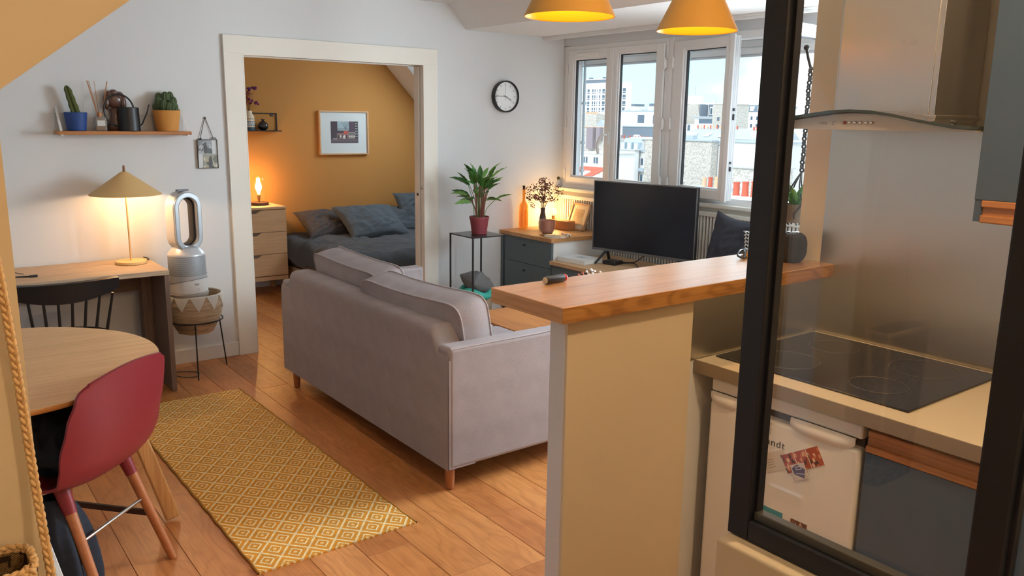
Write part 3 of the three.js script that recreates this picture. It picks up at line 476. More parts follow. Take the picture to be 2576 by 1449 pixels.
  obj('body', lathe([[0, 0], [0.058, 0], [0.059, 0.004], [0.056, 0.136], [0.054, 0.139], [0.030, 0.1395], [0.030, 0.13], [0, 0.13]], 44), M.black, w);
  const ring = []; for (let i = 0; i <= 24; i++) { const a = lerp(-0.12 * PI, 1.30 * PI, i / 24); ring.push([-0.052 + 0.082 * Math.cos(a), 0.118 + 0.095 * Math.sin(a), 0]); }
  obj('handle', tube([...ring, [-0.055, 0.03, 0]], 0.005, 60, 10), M.black, w);
  obj('spout', tube([[0.05, 0.032, 0], [0.066, 0.038, 0], [0.083, 0.07, 0.004], [0.103, 0.115, 0.006], [0.113, 0.150, 0.006], [0.117, 0.157, 0.006]], 0.0045, 30, 10), M.black, w);
}
{ // desk lamp
  const x = 1.088, z = -5.225, g = thing('table_lamp', 'mustard metal table lamp with a wide cone shade standing on the desk', 'lamp', [x, 0.728, z]);
  obj('base', [lathe([[0, 0], [0.086, 0], [0.088, 0.004], [0.087, 0.016], [0.083, 0.019], [0, 0.02]], 48)], M.mustard, g);
  obj('pole', [cyl(0.0055, 0.0055, 0.535, 0, 0.018, 0, 16)], M.mustard, g);
  const sh = obj('lamp_shade', [lathe([[0.006, 0.548], [0.02, 0.544], [0.196, 0.416], [0.198, 0.412], [0.196, 0.411], [0.018, 0.538], [0.0, 0.538]], 64)], M.mustard, g);
  obj('finial', [lathe([[0, 0.545], [0.009, 0.545], [0.007, 0.556], [0.006, 0.578], [0.004, 0.582], [0, 0.583]], 20)], std({ color: S('#8a5a3a'), roughness: 0.5 }), sh);
  const em = std({ color: 0xffffff, emissive: S('#ffc468'), emissiveIntensity: 3 });
  obj('bulb', [new THREE.SphereGeometry(0.022, 20, 14).translate(0.03, 0.452, 0.02)], em, g);
  const l = new THREE.PointLight(WARM, 0.42); l.position.set(x + 0.03, 0.728 + 0.452, z + 0.02); l.shadow.radius = 1; l.castShadow = true; scene.add(l);
  obj('cord', [tube([[0.08, 0.006, -0.03], [0.11, 0.006, -0.06], [0.125, 0.004, -0.12], [0.110, 0.004, -0.18]], 0.0028, 24, 6)], M.rubber, g);
}
{ // plant stand with basket, air purifier in it
  const cx = 1.432, cz = -5.205, g = thing('plant_stand', 'thin black metal tripod stand carrying the woven basket', 'stand', [cx, 0, cz]);
  const rg = []; for (let i = 0; i < 32; i++) rg.push([Math.cos(i / 16 * PI) * 0.163, 0.345, Math.sin(i / 16 * PI) * 0.163]);
  obj('ring', tube(rg, 0.005, 96, 8, true), M.black, g);
  for (const a of [1.86, -0.24, 3.95]) obj('leg', rod([Math.cos(a) * 0.163, 0.345, Math.sin(a) * 0.163], [Math.cos(a) * 0.20, 0, Math.sin(a) * 0.20], 0.0042), M.black, g);
  const b = thing('basket', 'round woven straw basket with a zigzag white rim on the black tripod stand', 'basket', [cx, 0.265, cz]);
  const R = (t) => 0.10 + 0.068 * Math.sin(Math.min(1, t * 1.25) * PI / 2) + (t > 0.8 ? (t - 0.8) * -0.02 : 0), H = 0.245;
  const bm = std({ map: tex(256, (u, v) => mix3([248, 228, 198], [190, 156, 122], clamp((fb(u * 10, v * 60, 10, 60, 4, 3) - 0.25) * 1.6)), true, [1, 1]), roughness: 0.95, bumpMap: weave, bumpScale: 0.003 });
  obj('woven_body', [shell((u, v) => { const a = u * 2 * PI, r = R(v) + 0.0022 * Math.sin(v * 130 + 3 * Math.sin(a * 3)) + 0.003 * (f3(Math.cos(a) * 8 + 20, v * 30, Math.sin(a) * 8 + 20, 5, 2) - 0.4); return [Math.cos(-a) * r, H * v, Math.sin(-a) * r]; }, 96, 60, 0.008), cyl(0.1, 0.1, 0.008, 0, 0.001, 0, 40)], bm, b);
  const wm = std({ color: S('#faf6ec'), roughness: 0.95, bumpMap: weave, bumpScale: 0.002 });
  const rim = []; for (let i = 0; i < 32; i++) rim.push([Math.cos(i / 16 * PI) * (R(1) + 0.001), H, Math.sin(i / 16 * PI) * (R(1) + 0.001)]);
  obj('rim', tube(rim, 0.006, 96, 8, true), wm, b);
  for (let k = 0; k < 11; k++) { const a0 = k / 11 * 2 * PI, hw = 0.27; obj('rim_triangle', [shell((u, v) => { const a = a0 + (u - 0.5) * 2 * hw * (1 - v) * (1 - 0 * v), t = 1 - 0.36 * v, r = R(t) + 0.007; return [Math.cos(-a) * r, H * t, Math.sin(-a) * r]; }, 8, 10, 0.004)], wm, b); }
  const s = 0.026; const px = 1.392, pz = -5.165, p = thing('air_purifier', 'tall white and silver bladeless air purifier fan standing in the straw basket', 'air purifier', [px, 0.30, pz], -0.10);
  // pedestal inside the basket, body, loop
  obj('foot', lathe([[0, 0], [0.085, 0], [0.09, 0.06], [0.10, 0.2], [0.116, 0.215], [0.118, 0.232], [0.112, 0.236], [0, 0.236]], 48), std({ color: S('#a9a39c'), roughness: 0.6 }), p);
  obj('base', [lathe([[0, 0.234], [0.113, 0.234], [0.114, 0.24], [0.1125, 0.325], [0.111, 0.34], [0, 0.34]], 64)], M.white, p);
  const perf = tex(256, (u, v) => { const i = Math.floor(v * 16), x = (u * 16 + (i % 2) * 0.5) % 1 - 0.5, y = (v * 16) % 1 - 0.5; return x * x * 0.8 + y * y < 0.09 ? [70, 76, 84] : [196, 203, 210]; }, true, [7, 1.35]);
  obj('mesh_filter', [new THREE.CylinderGeometry(0.1085, 0.1112, 0.128, 64, 1, true).translate(0, 0.402, 0)], std({ map: perf, roughness: 0.45, metalness: 0.3 }), p);
  obj('wave_band', [grid((u, v) => { const a = -u * 2 * PI, low = 0.305 + 0.020 * Math.sin(a + 0.9), y = lerp(low, 0.345, v), r = 0.1135; return [Math.sin(a) * r, y, Math.cos(a) * r]; }, 64, 4)], M.silver, p);
  obj('wave_line', [tube(Array.from({ length: 40 }, (_, i) => { const a = -i / 40 * 2 * PI; return [Math.sin(a) * 0.1136, 0.305 + 0.020 * Math.sin(a + 0.9), Math.cos(a) * 0.1136]; }), 0.0014, 120, 6, true)], std({ color: S('#5d646c'), roughness: 0.4 }), p);
  obj('shoulder', [lathe([[0.109, 0.462], [0.110, 0.468], [0.106, 0.478], [0.085, 0.505], [0.07, 0.52], [0, 0.525]], 64)], M.silver, p);
  const stadium = (hw, y0, y1) => { const sh = new THREE.Shape(); sh.moveTo(-hw, y0 + hw); sh.absarc(0, y0 + hw, hw, PI, 2 * PI, false); sh.lineTo(hw, y1 - hw); sh.absarc(0, y1 - hw, hw, 0, PI, false); sh.closePath(); return sh; };
  const ringG = (o, i, d, z) => { const a = stadium(...o); a.holes.push(stadium(...i)); return new THREE.ExtrudeGeometry(a, { depth: d, bevelEnabled: true, bevelSize: 0.006, bevelThickness: 0.006, bevelSegments: 3, curveSegments: 24 }).translate(0, 0, z); };
  const turn = (q) => q.rotateY(0.36);
  const lp = obj('loop_amplifier', turn(merge([ringG([0.086, 0.492, 0.845], [0.068, 0.512, 0.826], 0.085, -0.045)])), M.silver, p);
  obj('loop_inner', turn(merge([ringG([0.066, 0.516, 0.822], [0.058, 0.524, 0.812], 0.05, -0.04)])), M.gasket, lp);
  obj('loop_face', turn(merge([ringG([0.083, 0.496, 0.842], [0.064, 0.516, 0.822], 0.004, 0.046)])), std({ color: S('#b9c0c6'), roughness: 0.3, metalness: 0.4 }), lp);
  obj('remote_control', [T(bx(0.075, 0.010, 0.026, 0, 0, 0, 0.004, 2), 0, 0.858, 0, 0, 0.36, 0)], std({ color: S('#6d747c'), roughness: 0.4 }), p);
  const logo = canvas(128, 64, (c, W, H) => { c.fillStyle = '#cccccb'; c.fillRect(0, 0, W, H); c.fillStyle = '#55585c'; c.font = 'bold 40px sans-serif'; c.textAlign = 'center'; c.fillText('dyson', W / 2, 44); });
  obj('lettering', [grid((u, v) => { const a = lerp(0.16, 0.42, u); return [Math.sin(a) * 0.1145, lerp(0.286, 0.300, v), Math.cos(a) * 0.1145]; }, 8, 1)], std({ map: logo, roughness: 0.4 }), p);
  obj('button', [T(lathe([[0.006, 0], [0.008, 0.001], [0.009, 0]], 20), Math.sin(0.34) * 0.114, 0.262, Math.cos(0.34) * 0.114, PI / 2, 0, -0.34)], M.silver, p);
  const cb = thing('power_cable', 'grey power cable looping on the floor between the desk and the basket stand', 'cable', [1.30, 0, -5.2]);
  obj('cord', tube([[0.0, 0.30, -0.20], [-0.035, 0.25, -0.19], [-0.045, 0.12, -0.14], [-0.045, 0.03, -0.06], [0.0, 0.004, 0.06], [0.08, 0.004, 0.11], [0.12, 0.004, 0.04], [0.06, 0.005, -0.03], [-0.02, 0.005, -0.05], [-0.10, 0.005, -0.06]], 0.0035, 80, 6), std({ color: S('#6f6a66'), roughness: 0.6 }), cb);
}
{ // small hanging photo frame and clock on the back wall
  const g = thingW('wall_picture', 'small brass edged double glass photo frame hanging from a chain left of the doorway', 'picture frame', [1.636, 1.36, -5.43]);
  const bars = (x0, x1, y0, y1, t, z0, z1) => [bb(x0, x0 + t, y0, y1, z0, z1, 0.001), bb(x1 - t, x1, y0, y1, z0, z1, 0.001), bb(x0, x1, y0, y0 + t, z0, z1, 0.001), bb(x0, x1, y1 - t, y1, z0, z1, 0.001)];
  obj('metal_edge', bars(1.571, 1.699, 1.270, 1.453, 0.004, -5.428, -5.417), std({ color: S('#4a3d30'), metalness: 0.7, roughness: 0.45 }), g);
  const ph = (s, tone) => canvas(96, 72, (c, W, H) => { c.fillStyle = tone[0]; c.fillRect(0, 0, W, H); let q = s; const r = () => { q = (q * 16807) % 2147483647; return q / 2147483647; }; for (let i = 0; i < 26; i++) { c.fillStyle = tone[1 + Math.floor(r() * (tone.length - 1))]; c.beginPath(); c.ellipse(r() * W, H * (0.3 + r() * 0.8), 4 + r() * 16, 5 + r() * 18, r(), 0, 7); c.fill(); } c.fillStyle = '#1d2026'; c.beginPath(); c.ellipse(W * 0.5, H * 0.65, 14, 26, 0.1, 0, 7); c.fill(); c.fillStyle = '#3a2b22'; c.beginPath(); c.arc(W * 0.52, H * 0.25, 8, 0, 7); c.fill(); });
  obj('photo', bx(0.085, 0.085, 0.001, 1.622, 1.405, -5.422, 0), std({ map: ph(5, ['#8c95a0', '#c2c7ca', '#3a4048', '#6f5a48', '#a7adb3']), roughness: 0.5 }), g);
  obj('photo', bx(0.088, 0.085, 0.001, 1.650, 1.317, -5.422, 0), std({ map: ph(11, ['#8f9082', '#c9c8b8', '#3d4038', '#66685a', '#a59a80']), roughness: 0.5 }), g);
  obj('backing_glass', bx(0.122, 0.177, 0.001, 1.635, 1.3615, -5.4255, 0), std({ color: C(0.62, 0.65, 0.66), roughness: 0.2 }), g);
  obj('glass_front', bx(0.122, 0.177, 0.0008, 1.635, 1.3615, -5.4185, 0), M.glass, g);
  const ch = std({ color: S('#3c3028'), metalness: 0.6, roughness: 0.5 });
  obj('chain', [rod([1.595, 1.46, -5.425], [1.630, 1.588, -5.43], 0.0018), rod([1.676, 1.462, -5.425], [1.634, 1.588, -5.43], 0.0018), T(new THREE.TorusGeometry(0.006, 0.0015, 8, 16), 1.632, 1.588, -5.43)], ch, g);
  obj('clasp', bb(1.662, 1.694, 1.458, 1.464, -5.428, -5.42, 0.001), ch, g); obj('clasp', bb(1.590, 1.602, 1.453, 1.462, -5.428, -5.42, 0.001), ch, g);
  const k = thing('wall_clock', 'round wall clock with a black rim and plain white dial', 'clock', [3.998, 1.785, -5.435]);
  const fc = (q) => q.rotateX(PI / 2);
  obj('rim', fc(lathe([[0.0, 0.0], [0.121, 0], [0.124, 0.004], [0.124, 0.042], [0.121, 0.045], [0.114, 0.043], [0.113, 0.02], [0, 0.018]], 72)), M.black, k);
  obj('dial', fc(cyl(0.1125, 0.1125, 0.002, 0, 0.0185, 0, 64)), std({ color: C(0.78, 0.80, 0.80), roughness: 0.6 }), k);
  for (let i = 0; i < 12; i++) { const a = i * PI / 6; obj('hour_mark', T(bx(0.004, 0.017, 0.001, 0, 0.094, 0.0213, 0), 0, 0, 0, 0, 0, -a), M.dark, k); }
  const hand = (name, a, L, tail, w, z) => obj(name, T(bx(w, L + tail, 0.0015, 0, (L - tail) / 2, z, 0), 0, 0, 0, 0, 0, -a * PI / 180), M.dark, k);
  hand('hour_hand', 115, 0.062, 0.022, 0.006, 0.024); hand('minute_hand', 272, 0.092, 0.02, 0.0034, 0.026); hand('second_hand', 358, 0.098, 0.03, 0.0014, 0.028); hand('alarm_hand', 120, 0.098, 0.0, 0.0012, 0.0225);
  obj('hub', fc(cyl(0.005, 0.005, 0.01, 0, 0.02, 0, 16)), M.dark, k);
  obj('cover_glass', fc(cyl(0.113, 0.113, 0.001, 0, 0.036, 0, 64)), M.glass, k);
}

// ---------------------------------------------------------------- bedroom
{
  const g = thingW('dresser', 'pale oak chest of three drawers with cut-out grips against the ochre bedroom wall', 'chest of drawers', [2.63, 0, -7.38]);
  const x0 = 2.40, x1 = 2.83, z0 = -7.582, z1 = -7.175;
  obj('top', [muv(bb(x0 - 0.005, x1 + 0.004, 0.785, 0.806, z0, z1 + 0.006, 0.003))], M.oakPale, g);
  obj('carcass', [muv(bb(x0, x1, 0.175, 0.784, z0, z1 - 0.02, 0.002))], M.oakPale, g);
  obj('plinth_rail', [muv(bb(x0, x1, 0.135, 0.172, z1 - 0.03, z1 - 0.004, 0.002)), muv(bb(x1 - 0.02, x1, 0.135, 0.172, z0, z1 - 0.03, 0.002))], M.oakPale, g);
  for (const [a, b] of [[0.180, 0.376], [0.380, 0.577], [0.581, 0.778]]) {
    const w = x1 - x0, gx = w * 0.44, pts = [[0, 0], [w, 0], [w, b - a], [gx + 0.02, b - a], [gx, b - a - 0.004], [gx - 0.028, b - a - 0.024], [gx - 0.04, b - a - 0.028], [gx - 0.17, b - a - 0.028], [gx - 0.182, b - a - 0.024], [gx - 0.205, b - a - 0.004], [gx - 0.22, b - a], [0, b - a]];
    const d = obj('drawer', [muv(poly(pts, 0.018).translate(x0, a, z1 - 0.019))], M.oakPale, g);
    obj('grip_recess_shade', [bb(x0 + gx - 0.21, x0 + gx + 0.01, b - 0.03, b, z1 - 0.0205, z1 - 0.019, 0)], M.deskSide, d);  // thin darker sheet standing for the shade inside the cut-out grip
  }
  for (const [sx, sz] of [[x0 + 0.03, z0 + 0.04], [x1 - 0.03, z0 + 0.04], [x0 + 0.03, z1 - 0.035], [x1 - 0.03, z1 - 0.035]]) obj('leg', [muv(beam([sx, 0.172, sz], [sx + Math.sign(sx - 2.6) * 0.02, 0.0, sz], 0.032, 0.034, 0.006), 1)], M.oakPale, g);
  const l = thing('dome_lamp', 'lamp with a clear glass dome over a glowing bulb on the oak dresser', 'lamp', [2.668, 0.806, -7.40]);
  obj('base', lathe([[0, 0], [0.083, 0], [0.085, 0.004], [0.085, 0.022], [0.08, 0.026], [0, 0.026]], 48), std({ color: S('#4a2a1a'), roughness: 0.4 }), l);
  obj('glass_dome', lathe([[0.069, 0.026], [0.07, 0.19], [0.067, 0.225], [0.055, 0.255], [0.035, 0.274], [0.015, 0.281], [0, 0.282]], 48), M.clear, l);
  obj('bulb_holder', lathe([[0, 0.026], [0.006, 0.026], [0.006, 0.045], [0.014, 0.055], [0.015, 0.088], [0.017, 0.09], [0.012, 0.096], [0, 0.096]], 24), M.brass, l);
  obj('bulb', lathe([[0.0, 0.10], [0.012, 0.10], [0.014, 0.115], [0.028, 0.15], [0.030, 0.17], [0.022, 0.20], [0.015, 0.215], [0.017, 0.235], [0.012, 0.248], [0, 0.25]], 28), std({ color: 0xffffff, emissive: S('#ffb45c'), emissiveIntensity: 12 }), l);
  const p = new THREE.PointLight(new THREE.Color(1.0, 0.50, 0.16), 0.62); p.position.set(2.668, 0.976, -7.40); p.castShadow = true; p.shadow.radius = 1; scene.add(p);
  const s = thingW('frame_shelf', 'black metal box-frame wall shelf on the ochre bedroom wall', 'shelf', [2.6, 1.47, -7.54]);
  obj('board', bb(2.22, 2.945, 1.468, 1.478, -7.598, -7.475, 0.002), M.black, s);
  obj('wire_frame', [bb(2.22, 2.945, 1.627, 1.636, -7.599, -7.589, 0.001), bb(2.935, 2.945, 1.472, 1.636, -7.599, -7.589, 0.001), bb(2.22, 2.23, 1.472, 1.636, -7.599, -7.589, 0.001)], M.black, s);
  obj('fixing_lug', [bb(2.885, 2.912, 1.604, 1.630, -7.599, -7.594, 0.003)], M.black, s);
  obj('screw', T(cyl(0.004, 0.004, 0.004, 0, 0, 0, 12), 2.898, 1.615, -7.594, PI / 2, 0, 0), M.chrome, s);
  const v = thing('vase', 'cream ceramic vase with blue patterned bands holding dried purple flowers on the black shelf', 'vase', [2.662, 1.478, -7.535]);
  const band = canvas(512, 64, (c, W, H) => { c.fillStyle = '#25506b'; c.fillRect(0, 0, W, H); c.strokeStyle = '#dfe3df'; c.lineWidth = 7; for (let i = 0; i < 16; i++) { c.beginPath(); c.ellipse(i * 32 + 16, H / 2, 16, 20, 0, 0, 7); c.stroke(); c.beginPath(); c.moveTo(i * 32, 12); c.lineTo(i * 32 + 32, 52); c.stroke(); } });
  obj('body', lathe([[0, 0], [0.043, 0], [0.045, 0.004], [0.046, 0.112], [0.044, 0.125], [0.030, 0.146], [0.026, 0.152], [0.027, 0.172], [0.024, 0.174], [0.022, 0.15], [0, 0.14]], 40), phys({ color: S('#ddd0b8'), roughness: 0.3 }), v);
  say(obj('glazed_band', lathe([[0.0464, 0.002], [0.0464, 0.028]], 40), std({ color: S('#174050'), roughness: 0.4 }), v), 'dark teal band around the foot');
  say(obj('glazed_band', lathe([[0.0466, 0.042], [0.0466, 0.082]], 40), std({ map: band, roughness: 0.4 }), v), 'blue band with white loops');
  say(obj('glazed_band', lathe([[0.0466, 0.100], [0.0466, 0.104]], 40), M.gasket, v), 'thin dark line');
  const pm = [S('#5a2a6a'), S('#7a3a52'), S('#8a4a34'), S('#6b3060'), S('#a0703a')].map((c) => std({ color: c, roughness: 0.9 }));
  for (let i = 0; i < 16; i++) { const a = rr(0, 6.28), r = rr(0.01, 0.075), y = rr(0.24, 0.385); obj('stem', rod([0, 0.15, 0], [Math.cos(a) * r, y, Math.sin(a) * r * 0.6], 0.001), std({ color: S('#6a5030') }), v); const fl = []; for (let k = 0; k < 7; k++) fl.push(new THREE.IcosahedronGeometry(rr(0.008, 0.015), 1).scale(1, 0.7, 1).translate(Math.cos(a) * r + rr(-0.014, 0.014), y + rr(-0.014, 0.014), Math.sin(a) * r * 0.6 + rr(-0.012, 0.012))); obj('flower_head', fl, pm[i % 5], v); }
  const q = thing('round_pot', 'small round black ceramic pot with a crown-like neck on the black shelf', 'pot', [2.790, 1.478, -7.54]);
  obj('body', lathe([[0, 0], [0.022, 0], [0.04, 0.014], [0.048, 0.036], [0.044, 0.058], [0.028, 0.076], [0.014, 0.082], [0.010, 0.088], [0.011, 0.094], [0, 0.094]], 32), phys({ color: S('#241f22'), roughness: 0.25, clearcoat: 0.6 }), q);
  for (let i = 0; i < 6; i++) { const a = i * PI / 3; obj('neck_petal', rod([Math.cos(a) * 0.009, 0.09, Math.sin(a) * 0.009], [Math.cos(a) * 0.017, 0.104, Math.sin(a) * 0.017], 0.004, 0.002, 8), M.black, q); }
}
{ // framed print
  const g = thingW('framed_print', 'wooden framed street photograph with a wide white mat on the ochre bedroom wall', 'picture', [3.618, 1.455, -7.585]);
  const x0 = 3.355, x1 = 3.882, y0 = 1.243, y1 = 1.668, t = 0.014, f = (a) => muv(bb(...a, 0.002));
  obj('frame', [f([x0, x0 + t, y0, y1, -7.599, -7.562]), f([x1 - t, x1, y0, y1, -7.599, -7.562]), f([x0 + t, x1 - t, y0, y0 + t, -7.599, -7.562]), f([x0 + t, x1 - t, y1 - t, y1, -7.599, -7.562])], M.oakPale, g);
  obj('mat_board', bb(x0 + t, x1 - t, y0 + t, y1 - t, -7.595, -7.578, 0), std({ color: C(0.66, 0.72, 0.74), roughness: 0.8 }), g);
  const art = canvas(512, 372, (c, W, H) => {
    const R = (x, y, w, h, f) => { c.fillStyle = f; c.fillRect(x * W, y * H, w * W, h * H); };
    R(0, 0, 1, 1, '#4a3f4c'); R(0.24, 0, 0.42, 0.42, '#9db4bd'); R(0.0, 0, 0.24, 0.5, '#3a2c3a'); R(0.66, 0, 0.25, 0.5, '#4c3a4e'); R(0.88, 0, 0.12, 0.75, '#2a242c');
    for (let i = 0; i < 6; i++) for (let k = 0; k < 2; k++) R(0.90 + k * 0.05, 0.06 + i * 0.12, 0.025, 0.06, '#b9c3c6');
    c.strokeStyle = '#4d5a5e'; c.lineWidth = 3; for (let i = 0; i < 9; i++) { c.beginPath(); c.moveTo(W * 0.54, H * 0.4); c.lineTo(W * (0.4 + i * 0.035), H * (0.02 + 0.03 * (i % 3))); c.stroke(); }
    R(0.24, 0.33, 0.42, 0.04, '#6b767a'); R(0.22, 0.44, 0.4, 0.10, '#3b2f3c'); R(0.22, 0.54, 0.42, 0.26, '#8a6a68'); R(0.46, 0.44, 0.17, 0.13, '#c4513f'); R(0.64, 0.48, 0.25, 0.32, '#8f8a88'); R(0.0, 0.5, 0.22, 0.3, '#3c3440');
    for (let i = 0; i < 5; i++) { R(0.26 + i * 0.07, 0.63, 0.04, 0.14, i % 2 ? '#e2dcd4' : '#2d2830'); R(0.66 + i * 0.045, 0.55, 0.03, 0.05, '#332e36'); R(0.66 + i * 0.045, 0.66, 0.03, 0.09, '#d4cfc8'); }
    R(0.43, 0.66, 0.1, 0.14, '#ded9d2'); R(0, 0.80, 1, 0.2, '#5a515a'); R(0.08, 0.78, 0.14, 0.04, '#c9c4be'); R(0, 0.86, 1, 0.02, '#77707a');
    for (let i = 0; i < 14; i++) R(0.1 + i * 0.06, 0.72, 0.012, 0.09, '#1f1a22');
  });
  obj('print', bb(3.478, 3.772, 1.355, 1.566, -7.5785, -7.577, 0), std({ map: art, roughness: 0.5 }), g);
  obj('glass_front', bb(x0 + t, x1 - t, y0 + t, y1 - t, -7.570, -7.568, 0), M.glass, g);
}
{ // bed
  const g = thingW('bed', 'low double bed with dark grey bedding pushed against the ochre bedroom wall', 'bed', [3.85, 0, -6.82]);
  obj('frame', [muv(bb(2.885, 4.69, 0.10, 0.235, -7.55, -6.13, 0.008))], M.oakPale, g);
  for (const [x, z] of [[2.96, -6.2], [4.6, -6.2], [2.96, -7.45], [4.6, -7.45]]) obj('leg', [cyl(0.02, 0.025, 0.11, x, 0, z)], M.oakPale, g);
  obj('mattress', [bb(2.89, 4.68, 0.235, 0.43, -7.56, -6.14, 0.05, 4)], std({ color: S('#77706c'), roughness: 0.95 }), g);
  const bm = std({ map: fabTex([84, 88, 94], [66, 70, 76], 6), roughness: 0.95, bumpMap: weave, bumpScale: 0.0008 });
  const f = (u, v) => { const x0 = 2.835, x1 = 4.71, z0 = -7.58, z1 = -6.07; let x = lerp(x0, x1, u), z = lerp(z0, z1, v);
    const e = Math.min((x - x0) / 0.14, (z1 - z) / 0.14, (x1 - x) / 0.14), k = Math.pow(1 - Math.pow(1 - clamp(e), 2.4), 0.55), w = (Math.abs(f3(x * 4 + z * 2.5 + 50, z * 5 - x * 2.2 + 50, 3, 14, 4) - 0.46)) * 0.10, bl = (f3(x * 2 + 9, z * 2 + 30, 1, 22, 3) - 0.45) * 0.05;
    const hang = 0.30 + 0.025 * Math.sin(x * 9) + 0.02 * Math.sin(z * 12);
    return [x + (1 - k) * -0.004, lerp(hang, 0.512 - w + bl, k), z]; };
  obj('duvet', grid((u, v) => f(1 - u, v), 150, 110), bm, g);
  const pm = [std({ map: fabTex([92, 100, 108], [70, 78, 86], 7), roughness: 0.95, bumpMap: weave, bumpScale: 0.0008 }), std({ map: fabTex([88, 82, 82], [66, 62, 64], 8), roughness: 0.95 })];
  const P = (label, x, y, z, w, h, rx, ry, rz, s, m, d = 0.19) => { const o = obj('pillow', pillow(w, h, d, { pinch: 0.10, wr: 0.028, pow: 0.40, s, n: 40 }), pm[m]); o.position.set(x, y, z); o.rotation.set(rx, ry, rz, 'YXZ'); tag(o, label, 'pillow'); };
  P('smaller dark pillow at the left of the bed, half behind the large pillow', 3.33, 0.60, -7.36, 0.58, 0.42, -1.05, 0.06, 0.0, 31, 1, 0.16);
  P('large crumpled dark grey pillow in the middle of the bed', 3.67, 0.62, -7.12, 0.66, 0.50, -1.02, 0.06, -0.03, 33, 0, 0.20);
  P('dark grey pillow lying between the large pillow and the right-hand upright pillow', 4.13, 0.595, -7.36, 0.50, 0.40, -1.0, 0.0, 0.0, 36, 0, 0.17);
  P('dark grey pillow propped upright at the right edge of the doorway view', 4.37, 0.68, -7.36, 0.55, 0.42, -0.55, -0.1, 0.04, 39, 0, 0.17);
}

